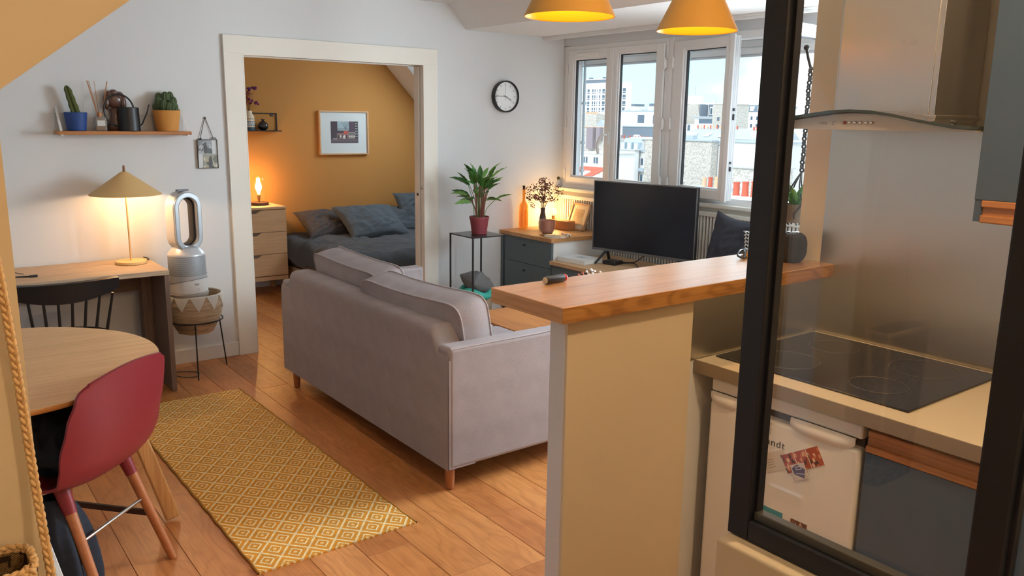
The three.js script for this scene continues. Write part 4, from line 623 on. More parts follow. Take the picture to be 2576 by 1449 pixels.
// ---------------------------------------------------------------- window corner
function leafG(L, w, bend, n = 12) { // pointed leaf along +z, drooping, folded along its midrib
  return shell((u, v) => { const s = u * 2 - 1, ww = w * Math.pow(Math.sin(PI * Math.pow(v, 0.8) * 0.985 + 0.02), 0.9) * (1 - 0.15 * v), a = bend * v; return [s * ww + 0, -Math.sin(a) * L * v * 0.6 + Math.abs(s) * ww * 0.35 + 0.0025 * Math.sin(v * 26) * Math.abs(s), L * v * Math.cos(a * 0.6)]; }, 6, n, 0.0012);
}
const leafMats = ['#4d8a3c', '#6aa14a', '#3f7a36', '#86b060'].map((c) => phys({ color: S(c), roughness: 0.5, transmission: 0.25, thickness: 0 }));
{
  const g = thingW('side_table', 'thin black metal square side table by the back wall carrying the green plant', 'side table', [3.48, 0, -5.05]);
  const x0 = 3.335, x1 = 3.63, z0 = -5.21, z1 = -4.895;
  obj('tabletop', bb(x0, x1, 0.748, 0.757, z0, z1, 0.001), phys({ color: C(0.03, 0.03, 0.034), roughness: 0.25 }), g);
  for (const x of [x0, x1 - 0.011]) for (const z of [z0, z1 - 0.011]) obj('leg', bb(x, x + 0.011, 0, 0.748, z, z + 0.011, 0.001), M.black, g);
  obj('foot_rail', [bb(x0, x0 + 0.011, 0, 0.011, z0 + 0.011, z1 - 0.011, 0.001), bb(x1 - 0.011, x1, 0, 0.011, z0 + 0.011, z1 - 0.011, 0.001)], M.black, g);
  const p = thing('potted_plant', 'leafy green houseplant in a dusky red pot on the black side table', 'potted plant', [3.495, 0.757, -5.045]);
  obj('pot', lathe([[0, 0], [0.054, 0], [0.056, 0.003], [0.070, 0.108], [0.074, 0.110], [0.075, 0.132], [0.071, 0.133], [0.067, 0.11], [0, 0.11]], 48), std({ color: S('#8a3a40'), roughness: 0.55 }), p);
  obj('soil', cyl(0.066, 0.066, 0.004, 0, 0.112, 0), std({ color: S('#33241c'), roughness: 1 }), p);
  const stemM = std({ color: S('#8a4a44'), roughness: 0.7 }), geos = [0, 1, 2].map((k) => leafG([0.145, 0.165, 0.12][k], [0.029, 0.033, 0.026][k], [0.25, 0.45, 0.35][k]));
  for (let i = 0; i < 44; i++) {
    const a = i * 2.4 + rr(-0.3, 0.3), h = lerp(0.13, 0.32, Math.pow(rnd(), 0.75)), r = rr(0.02, 0.095) * (1 - 0.5 * (h - 0.13) / 0.19), bx0 = Math.cos(a) * rr(0.005, 0.04), bz0 = Math.sin(a) * rr(0.005, 0.04), tip = [bx0 + Math.cos(a) * r, 0.11 + h, bz0 + Math.sin(a) * r];
    obj('stem', tube([[bx0, 0.112, bz0], [bx0 + Math.cos(a) * r * 0.3, 0.11 + h * 0.55, bz0 + Math.sin(a) * r * 0.3], tip], 0.0024, 10, 6), i % 3 ? stemM : leafMats[1], p);
    const l = obj('leaf', geos[i % 3], leafMats[Math.floor(rnd() * 4)], p); l.position.set(...tip); l.rotation.order = 'YXZ'; l.rotation.set(-lerp(0.15, 1.1, (h - 0.13) / 0.19) + rr(-0.35, 0.2), PI / 2 - a + rr(-0.4, 0.4), rr(-0.7, 0.7)); const k = rr(0.75, 1.05); l.scale.set(k, k, k);
  }
  const b = thing('laundry_basket', 'grey wicker basket with a turquoise cloth lining on the floor under the side table', 'basket', [3.475, 0, -5.05]);
  const R = (v) => 0.100 + 0.024 * v;
  obj('woven_body', [shell((u, v) => { const a = -u * 2 * PI, r = R(v) + 0.003 * Math.sin(v * 70) * Math.sign(Math.sin(u * 2 * PI * 24)); return [Math.cos(a) * r, 0.004 + 0.30 * v, Math.sin(a) * r]; }, 96, 40, 0.006), cyl(0.099, 0.099, 0.006, 0, 0, 0)], M.wicker, b);
  const teal = std({ map: fabTex([80, 190, 172], [50, 150, 138], 12), roughness: 0.9 }), rim = []; for (let i = 0; i < 36; i++) { const a = i / 18 * PI; rim.push([Math.cos(a) * 0.118, 0.315 + 0.018 * Math.sin(a * 3), Math.sin(a) * 0.118]); }
  obj('cloth_lining', [tube(rim, 0.028, 120, 12, true)], teal, b);
  const bl = obj('blanket', [T(pillow(0.22, 0.21, 0.17, { pinch: 0.02, wr: 0.02, pow: 0.5, s: 44, n: 48 }), 0, 0, 0, -1.35, 0.3, 0)], std({ map: fabTex([158, 158, 160], [118, 118, 122], 13), roughness: 1, bumpMap: weave, bumpScale: 0.003 })); bl.position.set(3.485, 0.385, -5.045); tag(bl, 'grey knitted blanket bunched up in the turquoise-lined basket', 'blanket');
}
{ // chest in the corner with wooden top, low bench with the television
  const g = thingW('drawer_unit', 'grey-green drawer unit with a wooden top in the corner under the window', 'chest of drawers', [4.27, 0, -5.1]);
  obj('top', [muv(bb(3.965, 4.555, 0.684, 0.715, -5.432, -4.755, 0.002), 1)], M.butcher, g);
  obj('carcass', [muv(bb(4.0, 4.55, 0.06, 0.684, -5.430, -4.77, 0.001))], M.white, g);
  obj('plinth', bb(4.04, 4.53, 0, 0.06, -5.42, -4.78, 0.001), M.slate, g);
  for (const [a, b] of [[0.066, 0.270], [0.273, 0.476], [0.479, 0.682]]) { const d = obj('drawer', [muv(bb(3.981, 4.0, a, b, -5.428, -4.772, 0.002))], M.slate, g); obj('knob', T(lathe([[0, 0], [0.005, 0], [0.004, 0.008], [0.010, 0.014], [0.009, 0.019], [0, 0.02]], 16), 3.981, b - 0.055, -5.10, 0, 0, PI / 2), M.black, d); }
  const h = thingW('television_bench', 'long low bench with an oak top and grey-green fronts beside the drawer unit', 'bench', [4.25, 0, -3.85]);
  obj('top', [muv(bb(3.945, 4.555, 0.522, 0.551, -4.752, -2.99, 0.002), 1)], M.oakPale, h);
  obj('carcass', bb(3.985, 4.55, 0.06, 0.522, -4.75, -3.0, 0.001), M.white, h);
  for (const [a, b] of [[-4.75, -4.17], [-4.167, -3.585], [-3.582, -3.0]]) obj('front', [muv(bb(3.966, 3.985, 0.065, 0.519, a, b, 0.002))], M.slate, h);
  obj('plinth', bb(4.03, 4.53, 0, 0.06, -4.74, -3.02, 0.001), M.slate, h);
  const t = thing('television', 'black flat-screen television standing on the low bench in front of the windows', 'television', [4.285, 0.551, -4.125], -79.3 * PI / 180);
  const W = 0.872, y0 = 0.098, y1 = 0.618;
  obj('housing', [bx(W, y1 - y0, 0.03, 0, (y0 + y1) / 2, -0.018, 0.006, 2), bx(W * 0.7, 0.3, 0.03, 0, y0 + 0.18, -0.045, 0.012, 2)], M.black, t);
  obj('bezel', [bx(W, 0.008, 0.012, 0, y1 - 0.004, 0.0, 0.002), bx(W, 0.018, 0.012, 0, y0 + 0.009, 0, 0.002), bx(0.007, y1 - y0, 0.012, -W / 2 + 0.0035, (y0 + y1) / 2, 0, 0.002), bx(0.007, y1 - y0, 0.012, W / 2 - 0.0035, (y0 + y1) / 2, 0, 0.002)], std({ color: C(0.16, 0.16, 0.165), metalness: 0.7, roughness: 0.35 }), t);
  obj('screen', bx(W - 0.014, y1 - y0 - 0.026, 0.004, 0, (y0 + y1) / 2 + 0.005, -0.0005, 0), phys({ color: C(0.012, 0.014, 0.020), roughness: 0.16, specularIntensity: 0.8 }), t);
  for (const s of [-1, 1]) obj('foot', [beam([s * 0.31, y0 + 0.01, -0.015], [s * 0.345, 0.006, 0.085], 0.022, 0.010, 0.003), beam([s * 0.31, y0 + 0.01, -0.015], [s * 0.345, 0.006, -0.10], 0.022, 0.010, 0.003)], M.black, t);
  const bk = thing('book', 'thick white book with a drawing on its cover lying on the low bench', 'book', [4.122, 0.551, -4.60], 0.10);
  const cov = canvas(200, 280, (c, w, hh) => { c.fillStyle = '#dfe3e6'; c.fillRect(0, 0, w, hh); c.strokeStyle = '#7d878c'; c.lineWidth = 3; for (let i = 0; i < 22; i++) { c.beginPath(); c.moveTo(60 + (i * 37) % 90, 80 + (i * 53) % 120); c.lineTo(60 + (i * 61) % 90, 80 + (i * 29) % 120); c.stroke(); } });
  obj('pages', bx(0.192, 0.026, 0.272, 0.001, 0.0165, 0, 0.001), std({ color: S('#d8d8d4'), roughness: 0.9 }), bk);
  obj('cover', [bx(0.20, 0.0025, 0.28, 0, 0.0315, 0, 0.001), bx(0.20, 0.0025, 0.28, 0, 0.0015, 0, 0.001), bx(0.003, 0.032, 0.28, -0.0995, 0.0165, 0, 0.001)], M.white, bk);
  obj('cover_print', bx(0.198, 0.0006, 0.278, 0, 0.0333, 0, 0), std({ map: cov, roughness: 0.5 }), bk);
  const sb = thing('set_top_box', 'flat black set-top box lying below the left corner of the television', 'set-top box', [4.255, 0.551, -4.38], 0.2);
  obj('case', [bx(0.11, 0.030, 0.115, 0, 0.0155, 0, 0.008, 3)], M.black, sb); obj('foot', bx(0.09, 0.004, 0.09, 0, 0.002, 0, 0.001), M.rubber, sb);
  const cb = obj('television_cables', [tube([[4.30, 0.557, -4.35], [4.34, 0.57, -4.25], [4.25, 0.556, -4.10], [4.16, 0.556, -3.98], [4.28, 0.556, -3.86], [4.38, 0.56, -3.8]], 0.0045, 60, 8), tube([[4.31, 0.56, -4.42], [4.40, 0.565, -4.30], [4.38, 0.62, -4.2], [4.35, 0.65, -4.12]], 0.004, 40, 8), tube([[4.2, 0.556, -3.95], [4.12, 0.556, -3.8], [4.2, 0.556, -3.62], [4.3, 0.556, -3.55]], 0.0045, 40, 8)], M.rubber); tag(cb, 'tangle of black cables on the bench under the television', 'cables');
  const pl = obj('cushion', pillow(0.50, 0.46, 0.17, { pinch: 0.06, wr: 0.02, pow: 0.36, s: 51, n: 36, sag: 0.03 }), std({ map: fabTex([66, 68, 78], [40, 42, 50], 14), roughness: 1, bumpMap: weave, bumpScale: 0.001 })); pl.position.set(4.40, 0.785, -3.34); pl.rotation.set(-0.22, -PI / 2 + 0.06, -0.06, 'YXZ'); tag(pl, 'dark grey cushion leaning against the slatted cover right of the television', 'cushion');
  const hound = tex(64, (u, v) => { const x = Math.floor(u * 8), y = Math.floor(v * 8); return ((x % 4 < 2) === (y % 4 < 2) ? (x % 4 < 2) : ((x + y) % 2 === 0)) ? [24, 24, 26] : [205, 203, 198]; }, true, [9, 9]);
  const p2 = obj('cushion', pillow(0.42, 0.42, 0.15, { pinch: 0.06, wr: 0.01, pow: 0.38, s: 55, n: 30 }), std({ map: hound, roughness: 1 })); p2.position.set(4.25, 0.765, -2.96); p2.rotation.set(-0.35, -PI / 2 + 0.35, 0.1, 'YXZ'); tag(p2, 'black and white houndstooth cushion right of the dark grey cushion, beside the black post', 'cushion');
}
{ // on the drawer unit
  const y = 0.715, b = thing('bottle', 'tall amber glass bottle with a dark stopper on the drawer unit', 'bottle', [4.165, y, -5.365]);
  obj('body', [lathe([[0, 0.002], [0.036, 0.002], [0.038, 0.008], [0.038, 0.17], [0.036, 0.195], [0.026, 0.215], [0.015, 0.228], [0.0125, 0.24], [0.0125, 0.32], [0.015, 0.322], [0.015, 0.332], [0.010, 0.332], [0.0095, 0.24], [0.03, 0.19], [0.034, 0.012], [0, 0.008]], 40)], phys({ color: C(0.95, 0.74, 0.32), transmission: 0.9, roughness: 0.08, thickness: 0 }), b);
  for (let i = 0; i < 4; i++) obj('moulded_rib', T(bx(0.012, 0.13, 0.004, 0, 0.09, 0.038, 0.002), 0, 0, 0, 0, i * PI / 2 + 0.5, 0), phys({ color: C(0.98, 0.80, 0.42), transmission: 0.9, roughness: 0.05, thickness: 0 }), b);
  obj('stopper', cyl(0.0095, 0.011, 0.03, 0, 0.325, 0), std({ color: S('#3a2a22'), roughness: 0.7 }), b);
  const v = thing('flower_vase', 'slender brown vase of dried brown flowers behind the glass jar on the drawer unit', 'vase', [4.27, y, -5.24]);
  obj('body', lathe([[0, 0], [0.028, 0], [0.034, 0.02], [0.036, 0.06], [0.026, 0.11], [0.018, 0.15], [0.020, 0.18], [0.017, 0.18], [0.014, 0.14], [0, 0.1]], 32), std({ color: S('#4a3832'), roughness: 0.5 }), v);
  const dm = [std({ color: S('#6a4440'), roughness: 1 }), std({ color: S('#8a6058'), roughness: 1 }), std({ color: S('#5a4a34'), roughness: 1 })];
  for (let i = 0; i < 34; i++) { const a = i * 2.4, r = rr(0.01, 0.13), h = rr(0.26, 0.42) - r * 0.45, q = [Math.cos(a) * r, h, Math.sin(a) * r]; obj('stem', tube([[0, 0.15, 0], [q[0] * 0.35, 0.15 + (h - 0.15) * 0.6, q[2] * 0.35], q], 0.0012, 10, 5), dm[2], v);
    const fl = []; for (let k = 0; k < 14; k++) fl.push(new THREE.IcosahedronGeometry(rr(0.003, 0.0065), 1).translate(q[0] + rr(-0.024, 0.024), q[1] + rr(-0.024, 0.024), q[2] + rr(-0.024, 0.024))); obj('flower_head', fl, dm[i % 2], v); }
  for (const [x, h, z, s] of [[-0.10, 0.33, -0.12, 0.05], [0.10, 0.30, 0.14, 0.06]]) for (let k = 0; k < 6; k++) { const l = obj('leaf', leafG(0.035, 0.007, 0.4, 6), dm[0], v); l.position.set(x * (0.6 + k * 0.08), h - 0.06 + k * 0.018, z * (0.6 + k * 0.08)); l.rotation.set(-0.4, k * 2.2, 0); }
  obj('round_head', new THREE.SphereGeometry(0.014, 18, 12).translate(0.10, 0.425, 0.07), std({ color: S('#7a6a3a'), roughness: 1 }), v);
  obj('stem', rod([0, 0.15, 0], [0.10, 0.42, 0.07], 0.0015), dm[2], v);
  const j = thing('candle_jar', 'clear glass cylinder holding a terracotta pot candle on the drawer unit', 'candle', [4.085, y, -4.955]);
  obj('glass_cylinder', lathe([[0, 0.001], [0.064, 0.001], [0.067, 0.005], [0.067, 0.128], [0.064, 0.130], [0.063, 0.12], [0.063, 0.010], [0, 0.008]], 48), M.clear, j);
  obj('pot', lathe([[0, 0.012], [0.040, 0.012], [0.052, 0.035], [0.058, 0.07], [0.058, 0.118], [0.054, 0.12], [0.052, 0.1], [0, 0.095]], 40), std({ color: S('#b0705a'), roughness: 0.8 }), j);
  const l = thing('block_lamp', 'small wooden block lamp with a bare glowing globe bulb on the drawer unit', 'lamp', [4.43, y, -5.20]);
  obj('block', [muv(bx(0.09, 0.075, 0.25, 0, 0.038, 0.01, 0.006, 2), 1)], M.teak, l);
  obj('holder', cyl(0.013, 0.014, 0.03, -0.01, 0.075, -0.085), M.brass, l);
  obj('bulb', new THREE.SphereGeometry(0.032, 24, 16).translate(-0.01, 0.135, -0.085), std({ color: 0xffffff, emissive: S('#ffb04c'), emissiveIntensity: 6 }), l);
  const p = new THREE.PointLight(new THREE.Color(1.0, 0.58, 0.20), 0.32); p.position.set(4.42, y + 0.135, -5.285); p.castShadow = true; scene.add(p);
  const f = thing('tabletop_frame', 'pale wooden picture frame with a cream mat leaning against the slatted radiator cover', 'picture frame', [4.462, y, -5.075], -PI / 2 - 0.03);
  const tilt = (q) => T(q, 0, 0.0, 0, -0.36, 0, 0), w2 = 0.112, H = 0.235, fr = (x0, x1, y0, y1) => muv(bb(x0, x1, y0, y1, -0.022, 0, 0.002));
  obj('frame', [tilt(merge([fr(-w2, -w2 + 0.017, 0.004, H), fr(w2 - 0.017, w2, 0.004, H), fr(-w2, w2, 0.004, 0.021), fr(-w2, w2, H - 0.017, H)]))], M.oakPale, f);
  obj('mat_board', tilt(bb(-w2 + 0.015, w2 - 0.015, 0.019, H - 0.015, -0.012, -0.009, 0)), std({ color: S('#d8cab0'), roughness: 0.9 }), f);
  const dr = canvas(128, 160, (c, w, h) => { c.fillStyle = '#b59a78'; c.fillRect(0, 0, w, h); c.strokeStyle = '#8a6f52'; for (let i = 0; i < 40; i++) { c.lineWidth = 1 + i % 3; c.beginPath(); c.moveTo((i * 31) % w, 20 + (i * 47) % 120); c.lineTo((i * 57) % w, 20 + (i * 23) % 120); c.stroke(); } c.strokeStyle = '#e2d4b8'; for (let i = 0; i < 8; i++) { c.beginPath(); c.arc(20 + (i * 41) % 90, 110 - (i * 13) % 40, 8, 0, 6); c.stroke(); } });
  obj('print', tilt(bb(-0.062, 0.062, 0.052, H - 0.05, -0.0085, -0.008, 0)), std({ map: dr, roughness: 0.7 }), f);
  obj('easel_back', [beam([0, 0.17, -0.09], [0, 0.004, -0.115], 0.05, 0.004, 0.001)], M.teak, f);
  const e = thing('paper_stack', 'white papers lying at the front edge of the drawer unit beside a small silver ornament', 'paper', [4.075, y, -4.83], 0.0);
  obj('sheet', T(bx(0.10, 0.004, 0.16, 0, 0.003, 0, 0.001), 0, 0, 0, 0, 0.5, 0), std({ color: S('#dcd8d0'), roughness: 0.9 }), e);
  obj('sheet', T(bx(0.07, 0.005, 0.13, 0.01, 0.008, -0.03, 0.001), 0, 0, 0, 0, 0.9, 0), std({ color: S('#c9b79a'), roughness: 0.9 }), e);
  const o = thing('silver_ornament', 'small crumpled silver ornament beside the white papers on the drawer unit', 'ornament', [4.16, y, -4.795]);
  for (let k = 0; k < 7; k++) obj('petal', new THREE.IcosahedronGeometry(0.014, 0).scale(1, 0.7, 1.2).translate(rr(-0.02, 0.02), 0.013 + (k % 2) * 0.006, rr(-0.045, 0.045)), M.chrome, o);
}
{ // coffee table and dried flowers on it
  const g = thingW('coffee_table', 'low reddish wooden coffee table between the sofa and the window bench', 'coffee table', [2.99, 0, -3.6]);
  obj('tabletop', [muv(bb(2.80, 3.18, 0.372, 0.40, -4.19, -3.0, 0.003), 1)], M.coffee, g);
  obj('apron', [muv(bb(2.83, 3.15, 0.30, 0.372, -4.15, -3.04, 0.002), 1)], std({ color: S('#6a3a22'), roughness: 0.6 }), g);
  for (const x of [2.85, 3.13]) for (const z of [-4.13, -3.06]) obj('leg', [muv(beam([x, 0.30, z], [x, 0, z], 0.045, 0.045, 0.004), 1)], M.coffee, g);
  const v = thing('dried_bouquet', 'white and pink dried flower sprigs on the coffee table peeking over the bar top', 'bouquet', [2.915, 0.40, -3.19]);
  obj('vase', lathe([[0, 0], [0.035, 0], [0.045, 0.05], [0.04, 0.11], [0.022, 0.15], [0.024, 0.17], [0.02, 0.168], [0, 0.1]], 28), M.white, v);
  const pm = [M.white, std({ color: S('#b06a50'), roughness: 1 }), std({ color: S('#d8c0b0'), roughness: 1 })];
  for (let i = 0; i < 20; i++) { const a = i * 2.4, r = rr(0.015, 0.095), h = rr(0.33, 0.415), q = [Math.cos(a) * r, h, Math.sin(a) * r]; obj('stem', rod([0, 0.14, 0], q, 0.001, 0.001, 5), pm[1], v); const fl = []; for (let k = 0; k < 5; k++) fl.push(new THREE.IcosahedronGeometry(rr(0.004, 0.008), 0).translate(q[0] + rr(-0.01, 0.01), q[1] + rr(-0.012, 0.012), q[2] + rr(-0.01, 0.01))); obj('flower_head', fl, pm[i % 3], v); }
}

// ---------------------------------------------------------------- bar, pendants, kitchen
{
  const g = thingW('bar_top', 'thick oak bar top lying on the low peninsula wall', 'bar top', [1.9, 1.102, -1.67]);
  obj('board', [muv(bb(1.306, 2.504, 1.098, 1.141, -1.826, -1.515, 0.0025, 2))], M.oakBar, g);
  say(obj('front_edge', [muv(bb(1.306, 2.504, 1.099, 1.1395, -1.5152, -1.5142, 0))], M.oakBarEdge, g), 'darker cathedral grain on the long front edge');
  const l = thing('lighter', 'black cigarette lighter with a red end lying on the bar top', 'lighter', [1.497, 1.1415, -1.775], 0.10);
  const h = (q) => q.rotateZ(-PI / 2).translate(0, 0.0115, 0);
  obj('body', h(lathe([[0, -0.040], [0.0105, -0.040], [0.0115, -0.038], [0.0115, 0.032], [0, 0.032]], 24)), M.black, l);
  say(obj('end_cap', h(lathe([[0, -0.0415], [0.0095, -0.0415], [0.0105, -0.0395], [0, -0.039]], 24)), std({ color: S('#c9bda8'), roughness: 0.4 }), l), 'pale end cap');
  say(obj('gas_button', h(lathe([[0, 0.032], [0.010, 0.032], [0.0105, 0.040], [0.007, 0.046], [0, 0.046]], 24)), std({ color: S('#c02028'), roughness: 0.35 }), l), 'red button end');
  const s = thing('speaker', 'rounded black fabric speaker standing at the wall end of the bar top', 'speaker', [2.415, 1.1415, -1.645], 0.3);
  obj('body', [grid((u, v) => { const a = -u * 2 * PI, sq = Math.pow(Math.abs(Math.cos(a)) ** 4 + Math.abs(Math.sin(a)) ** 4, -0.25), k = 0.78 + 0.34 * Math.pow(1 - Math.pow(Math.abs(2 * v - 1), 2.6), 0.55); return [Math.cos(a) * sq * 0.050 * k, 0.095 * v, Math.sin(a) * sq * 0.056 * k]; }, 48, 20), bx(0.072, 0.003, 0.08, 0, 0.0945, 0, 0.001), bx(0.072, 0.003, 0.08, 0, 0.0015, 0, 0.001)], std({ color: C(0.016, 0.014, 0.013), roughness: 0.7, bumpMap: weave, bumpScale: 0.0008 }), s);
  obj('strap', tube([[-0.055, 0.03, 0], [-0.058, 0.05, 0.0], [-0.050, 0.088, 0], [0, 0.099, 0], [0.045, 0.09, 0]], 0.003, 30, 8), M.black, s);
  const k = thing('torch', 'small black torch with a brass end and a wrist loop on the bar top', 'torch', [2.375, 1.1415, -1.772], 0.9);
  obj('body', [rod([-0.03, 0.013, 0], [0.05, 0.012, 0], 0.013, 0.012, 20)], M.black, k);
  say(obj('end_ring', [rod([-0.036, 0.013, 0], [-0.028, 0.013, 0], 0.0135, 0.0135, 20)], M.brass, k), 'brass end');
  obj('wrist_loop', tube([[0.03, 0.018, -0.01], [-0.01, 0.022, -0.03], [-0.05, 0.01, -0.045], [-0.07, 0.006, -0.03], [-0.04, 0.012, -0.018], [0.0, 0.02, -0.012]], 0.0035, 50, 8, true), M.rubber, k);
}
const pend = thing('pendant_lamp', 'left one of the two mustard cone pendant lamps hanging over the bar', 'lamp', [1.435, 1.862, -1.67], 0, 'pendant lamps over the bar');
{
  obj('lamp_shade', [lathe([[0.020, 0.192], [0.024, 0.190], [0.1165, 0.003], [0.1165, 0]], 64)], M.mustardOut, pend);
  say(obj('inner_shade', [lathe([[0.1165, 0], [0.1145, 0.0], [0.1135, 0.004], [0.022, 0.187], [0, 0.188]], 64)], M.mustardLit, pend), 'inside of the cone, coloured brighter yellow to stand for lamplight');
  obj('lamp_holder', [lathe([[0, 0.16], [0.018, 0.16], [0.018, 0.19], [0.02, 0.192], [0.02, 0.225], [0.01, 0.235], [0, 0.235]], 28)], M.brass, pend);
  obj('bulb', [lathe([[0, 0.078], [0.018, 0.085], [0.024, 0.105], [0.018, 0.13], [0.012, 0.16], [0, 0.16]], 28)], std({ color: 0xffffff, emissive: S('#ffc860'), emissiveIntensity: 6 }), pend);
  obj('cord', [cyl(0.0028, 0.0028, 0.36, 0, 0.23, 0, 10)], M.rubber, pend);
  obj('ceiling_rose', [lathe([[0, 0.588], [0.05, 0.588], [0.045, 0.566], [0.01, 0.556], [0, 0.556]], 32)], M.mustardOut, pend);
  const p2 = pend.clone(); p2.name = numbered('pendant_lamp'); p2.position.set(1.925, 1.862, -1.67); p2.userData = { ...pend.userData, label: 'right one of the two mustard cone pendant lamps, nearer the black post' }; scene.add(p2);
  for (const x of [1.435, 1.925]) { const l = new THREE.PointLight(new THREE.Color(1.0, 0.66, 0.24), 0.32); l.position.set(x, 1.862 + 0.105, -1.67); l.castShadow = true; scene.add(l); }
}
{ // unseen ceiling lamps, out of view, placed to light hallway walls and kitchen
  const g = thing('unseen_ceiling_lamp', 'unseen round white ceiling lamp of the hallway, out of view, lighting the cream walls', 'lamp', [0.72, 2.451, 0.9]);
  obj('canopy', lathe([[0, 0], [0.12, 0], [0.12, -0.02], [0, -0.025]], 40), M.white, g);
  obj('globe', new THREE.SphereGeometry(0.11, 32, 20).scale(1, 0.7, 1).translate(0, -0.09, 0), std({ color: 0xffffff, emissive: S('#ffd9a0'), emissiveIntensity: 2.2 }), g);
  const l = new THREE.PointLight(WARM, 2.4); l.position.set(0.72, 2.361, 0.9); l.shadow.radius = 3.5; l.castShadow = true; scene.add(l);
  const g2 = g.clone(); g2.name = numbered('unseen_ceiling_lamp'); g2.position.set(1.4, 2.451, -0.35); g2.userData = { ...g.userData, label: 'unseen round white ceiling lamp of the kitchen, out of view, lighting peninsula and worktop' }; scene.add(g2);
  const l2 = new THREE.PointLight(WARM, 3.6); l2.position.set(1.4, 2.361, -0.35); l2.shadow.radius = 3.5; l2.castShadow = true; scene.add(l2);
}
{
  struct('splashback', [bb(2.500, 2.5055, 0.90, 2.45, -1.566, -0.2, 0), bb(1.855, 2.502, 0.90, 1.097, -1.5685, -1.5635, 0)].map((q) => muv(q)), M.steel);
  const w = thingW('worktop', 'pale beige kitchen worktop with a metal front edge running along the steel wall', 'worktop', [2.19, 0.862, -0.4]);
  obj('slab', [muv(bb(1.878, 2.499, 0.862, 0.90, -1.562, 0.9, 0.002))], M.worktop, w);
  say(obj('edge_band', [bb(1.8745, 1.879, 0.8615, 0.9005, -1.562, 0.9, 0.001)], std({ color: C(0.30, 0.25, 0.19), metalness: 0.55, roughness: 0.45 }), w), 'brushed metal edge strip');
  const h = thingW('hob', 'black glass ceramic hob set in the worktop', 'hob', [2.2, 0.90, -1.245]);
  obj('glass_plate', [bb(1.953, 2.468, 0.9002, 0.906, -1.546, -0.944, 0.0025, 2)], phys({ color: C(0.010, 0.010, 0.011), roughness: 0.17, specularIntensity: 1 }), h);
  for (const [x, z, r] of [[2.09, -1.10, 0.075], [2.09, -1.39, 0.095], [2.34, -1.10, 0.095], [2.34, -1.39, 0.075]]) obj('cooking_ring', T(new THREE.TorusGeometry(r, 0.0009, 6, 64), x, 0.9062, z, PI / 2), std({ color: C(0.12, 0.11, 0.10), roughness: 0.5 }), h);
  const k = thingW('cooker_hood', 'brushed steel cooker hood with a curved glass visor and square chimney above the hob', 'cooker hood', [2.33, 1.587, -1.25]);
  const top = [[-1.56, 1.600], [-1.50, 1.606], [-1.458, 1.612], [-1.392, 1.621], [-1.33, 1.629], [-1.27, 1.632], [-1.21, 1.629], [-1.146, 1.620], [-1.08, 1.607], [-1.0, 1.594], [-0.945, 1.591]];
  const prismX = (pts, x0, x1) => poly(pts.map(([z, y]) => [z, y]), x1 - x0).rotateY(-PI / 2).translate(x1, 0, 0);
  obj('body', [muv(prismX([[-1.56, 1.587], [-0.945, 1.587], ...top.slice().reverse()], 2.13, 2.499))], M.steelSmooth, k);
  const gl = top.map(([z, y]) => [z, y + 0.002]), gu = top.map(([z, y]) => [z, y + 0.010]);
  obj('glass_visor', [prismX([...gl, ...gu.reverse()], 2.10, 2.47)], phys({ color: S('#33453f'), roughness: 0.08, transmission: 0.45, thickness: 0 }), k);
  obj('chimney', [muv(bb(2.25, 2.499, 1.618, 2.45, -1.405, -1.112, 0.0025, 2))], M.steel, k);
  for (const z of [-1.128, -1.112]) obj('chimney_seam', [rod([2.2495, 1.63, z], [2.2495, 2.45, z], 0.0018, 0.0018, 10)], M.chrome, k);
  obj('chimney_base', [bb(2.245, 2.499, 1.612, 1.630, -1.41, -1.105, 0.003)], M.steel, k);
  obj('fixing_stud', [T(lathe([[0, 0], [0.008, 0], [0.008, 0.003], [0, 0.004]], 20), 2.2, 1.612, -1.035)], M.chrome, k);
  const cata = canvas(256, 64, (c, W, H) => { c.clearRect(0, 0, W, H); c.fillStyle = '#bcb2a1'; c.fillRect(0, 0, W, H); c.fillStyle = '#5c4c38'; c.font = '54px sans-serif'; c.fillText('cata', 8, 50); c.lineWidth = 6; c.strokeStyle = '#5c4c38'; c.beginPath(); c.moveTo(226, 14); c.quadraticCurveTo(186, 4, 184, 34); c.quadraticCurveTo(186, 60, 212, 50); c.stroke(); });
  obj('lettering', [grid((u, v) => [2.1292, lerp(1.598, 1.6115, v), lerp(-1.377, -1.317, u)], 1, 1)], std({ map: cata, roughness: 0.42, metalness: 0.55 }), k);
  [-1.296, -1.281, -1.265, -1.249, -1.233, -1.217].forEach((z, i) => obj('push_button', T(lathe([[0, 0], [0.0045, 0], [0.0045, 0.004], [0.003, 0.006], [0, 0.006]], 18), 2.130, 1.6065, z, 0, 0, PI / 2), i ? M.chrome : std({ color: S('#7a2018'), roughness: 0.4 }), k));
}
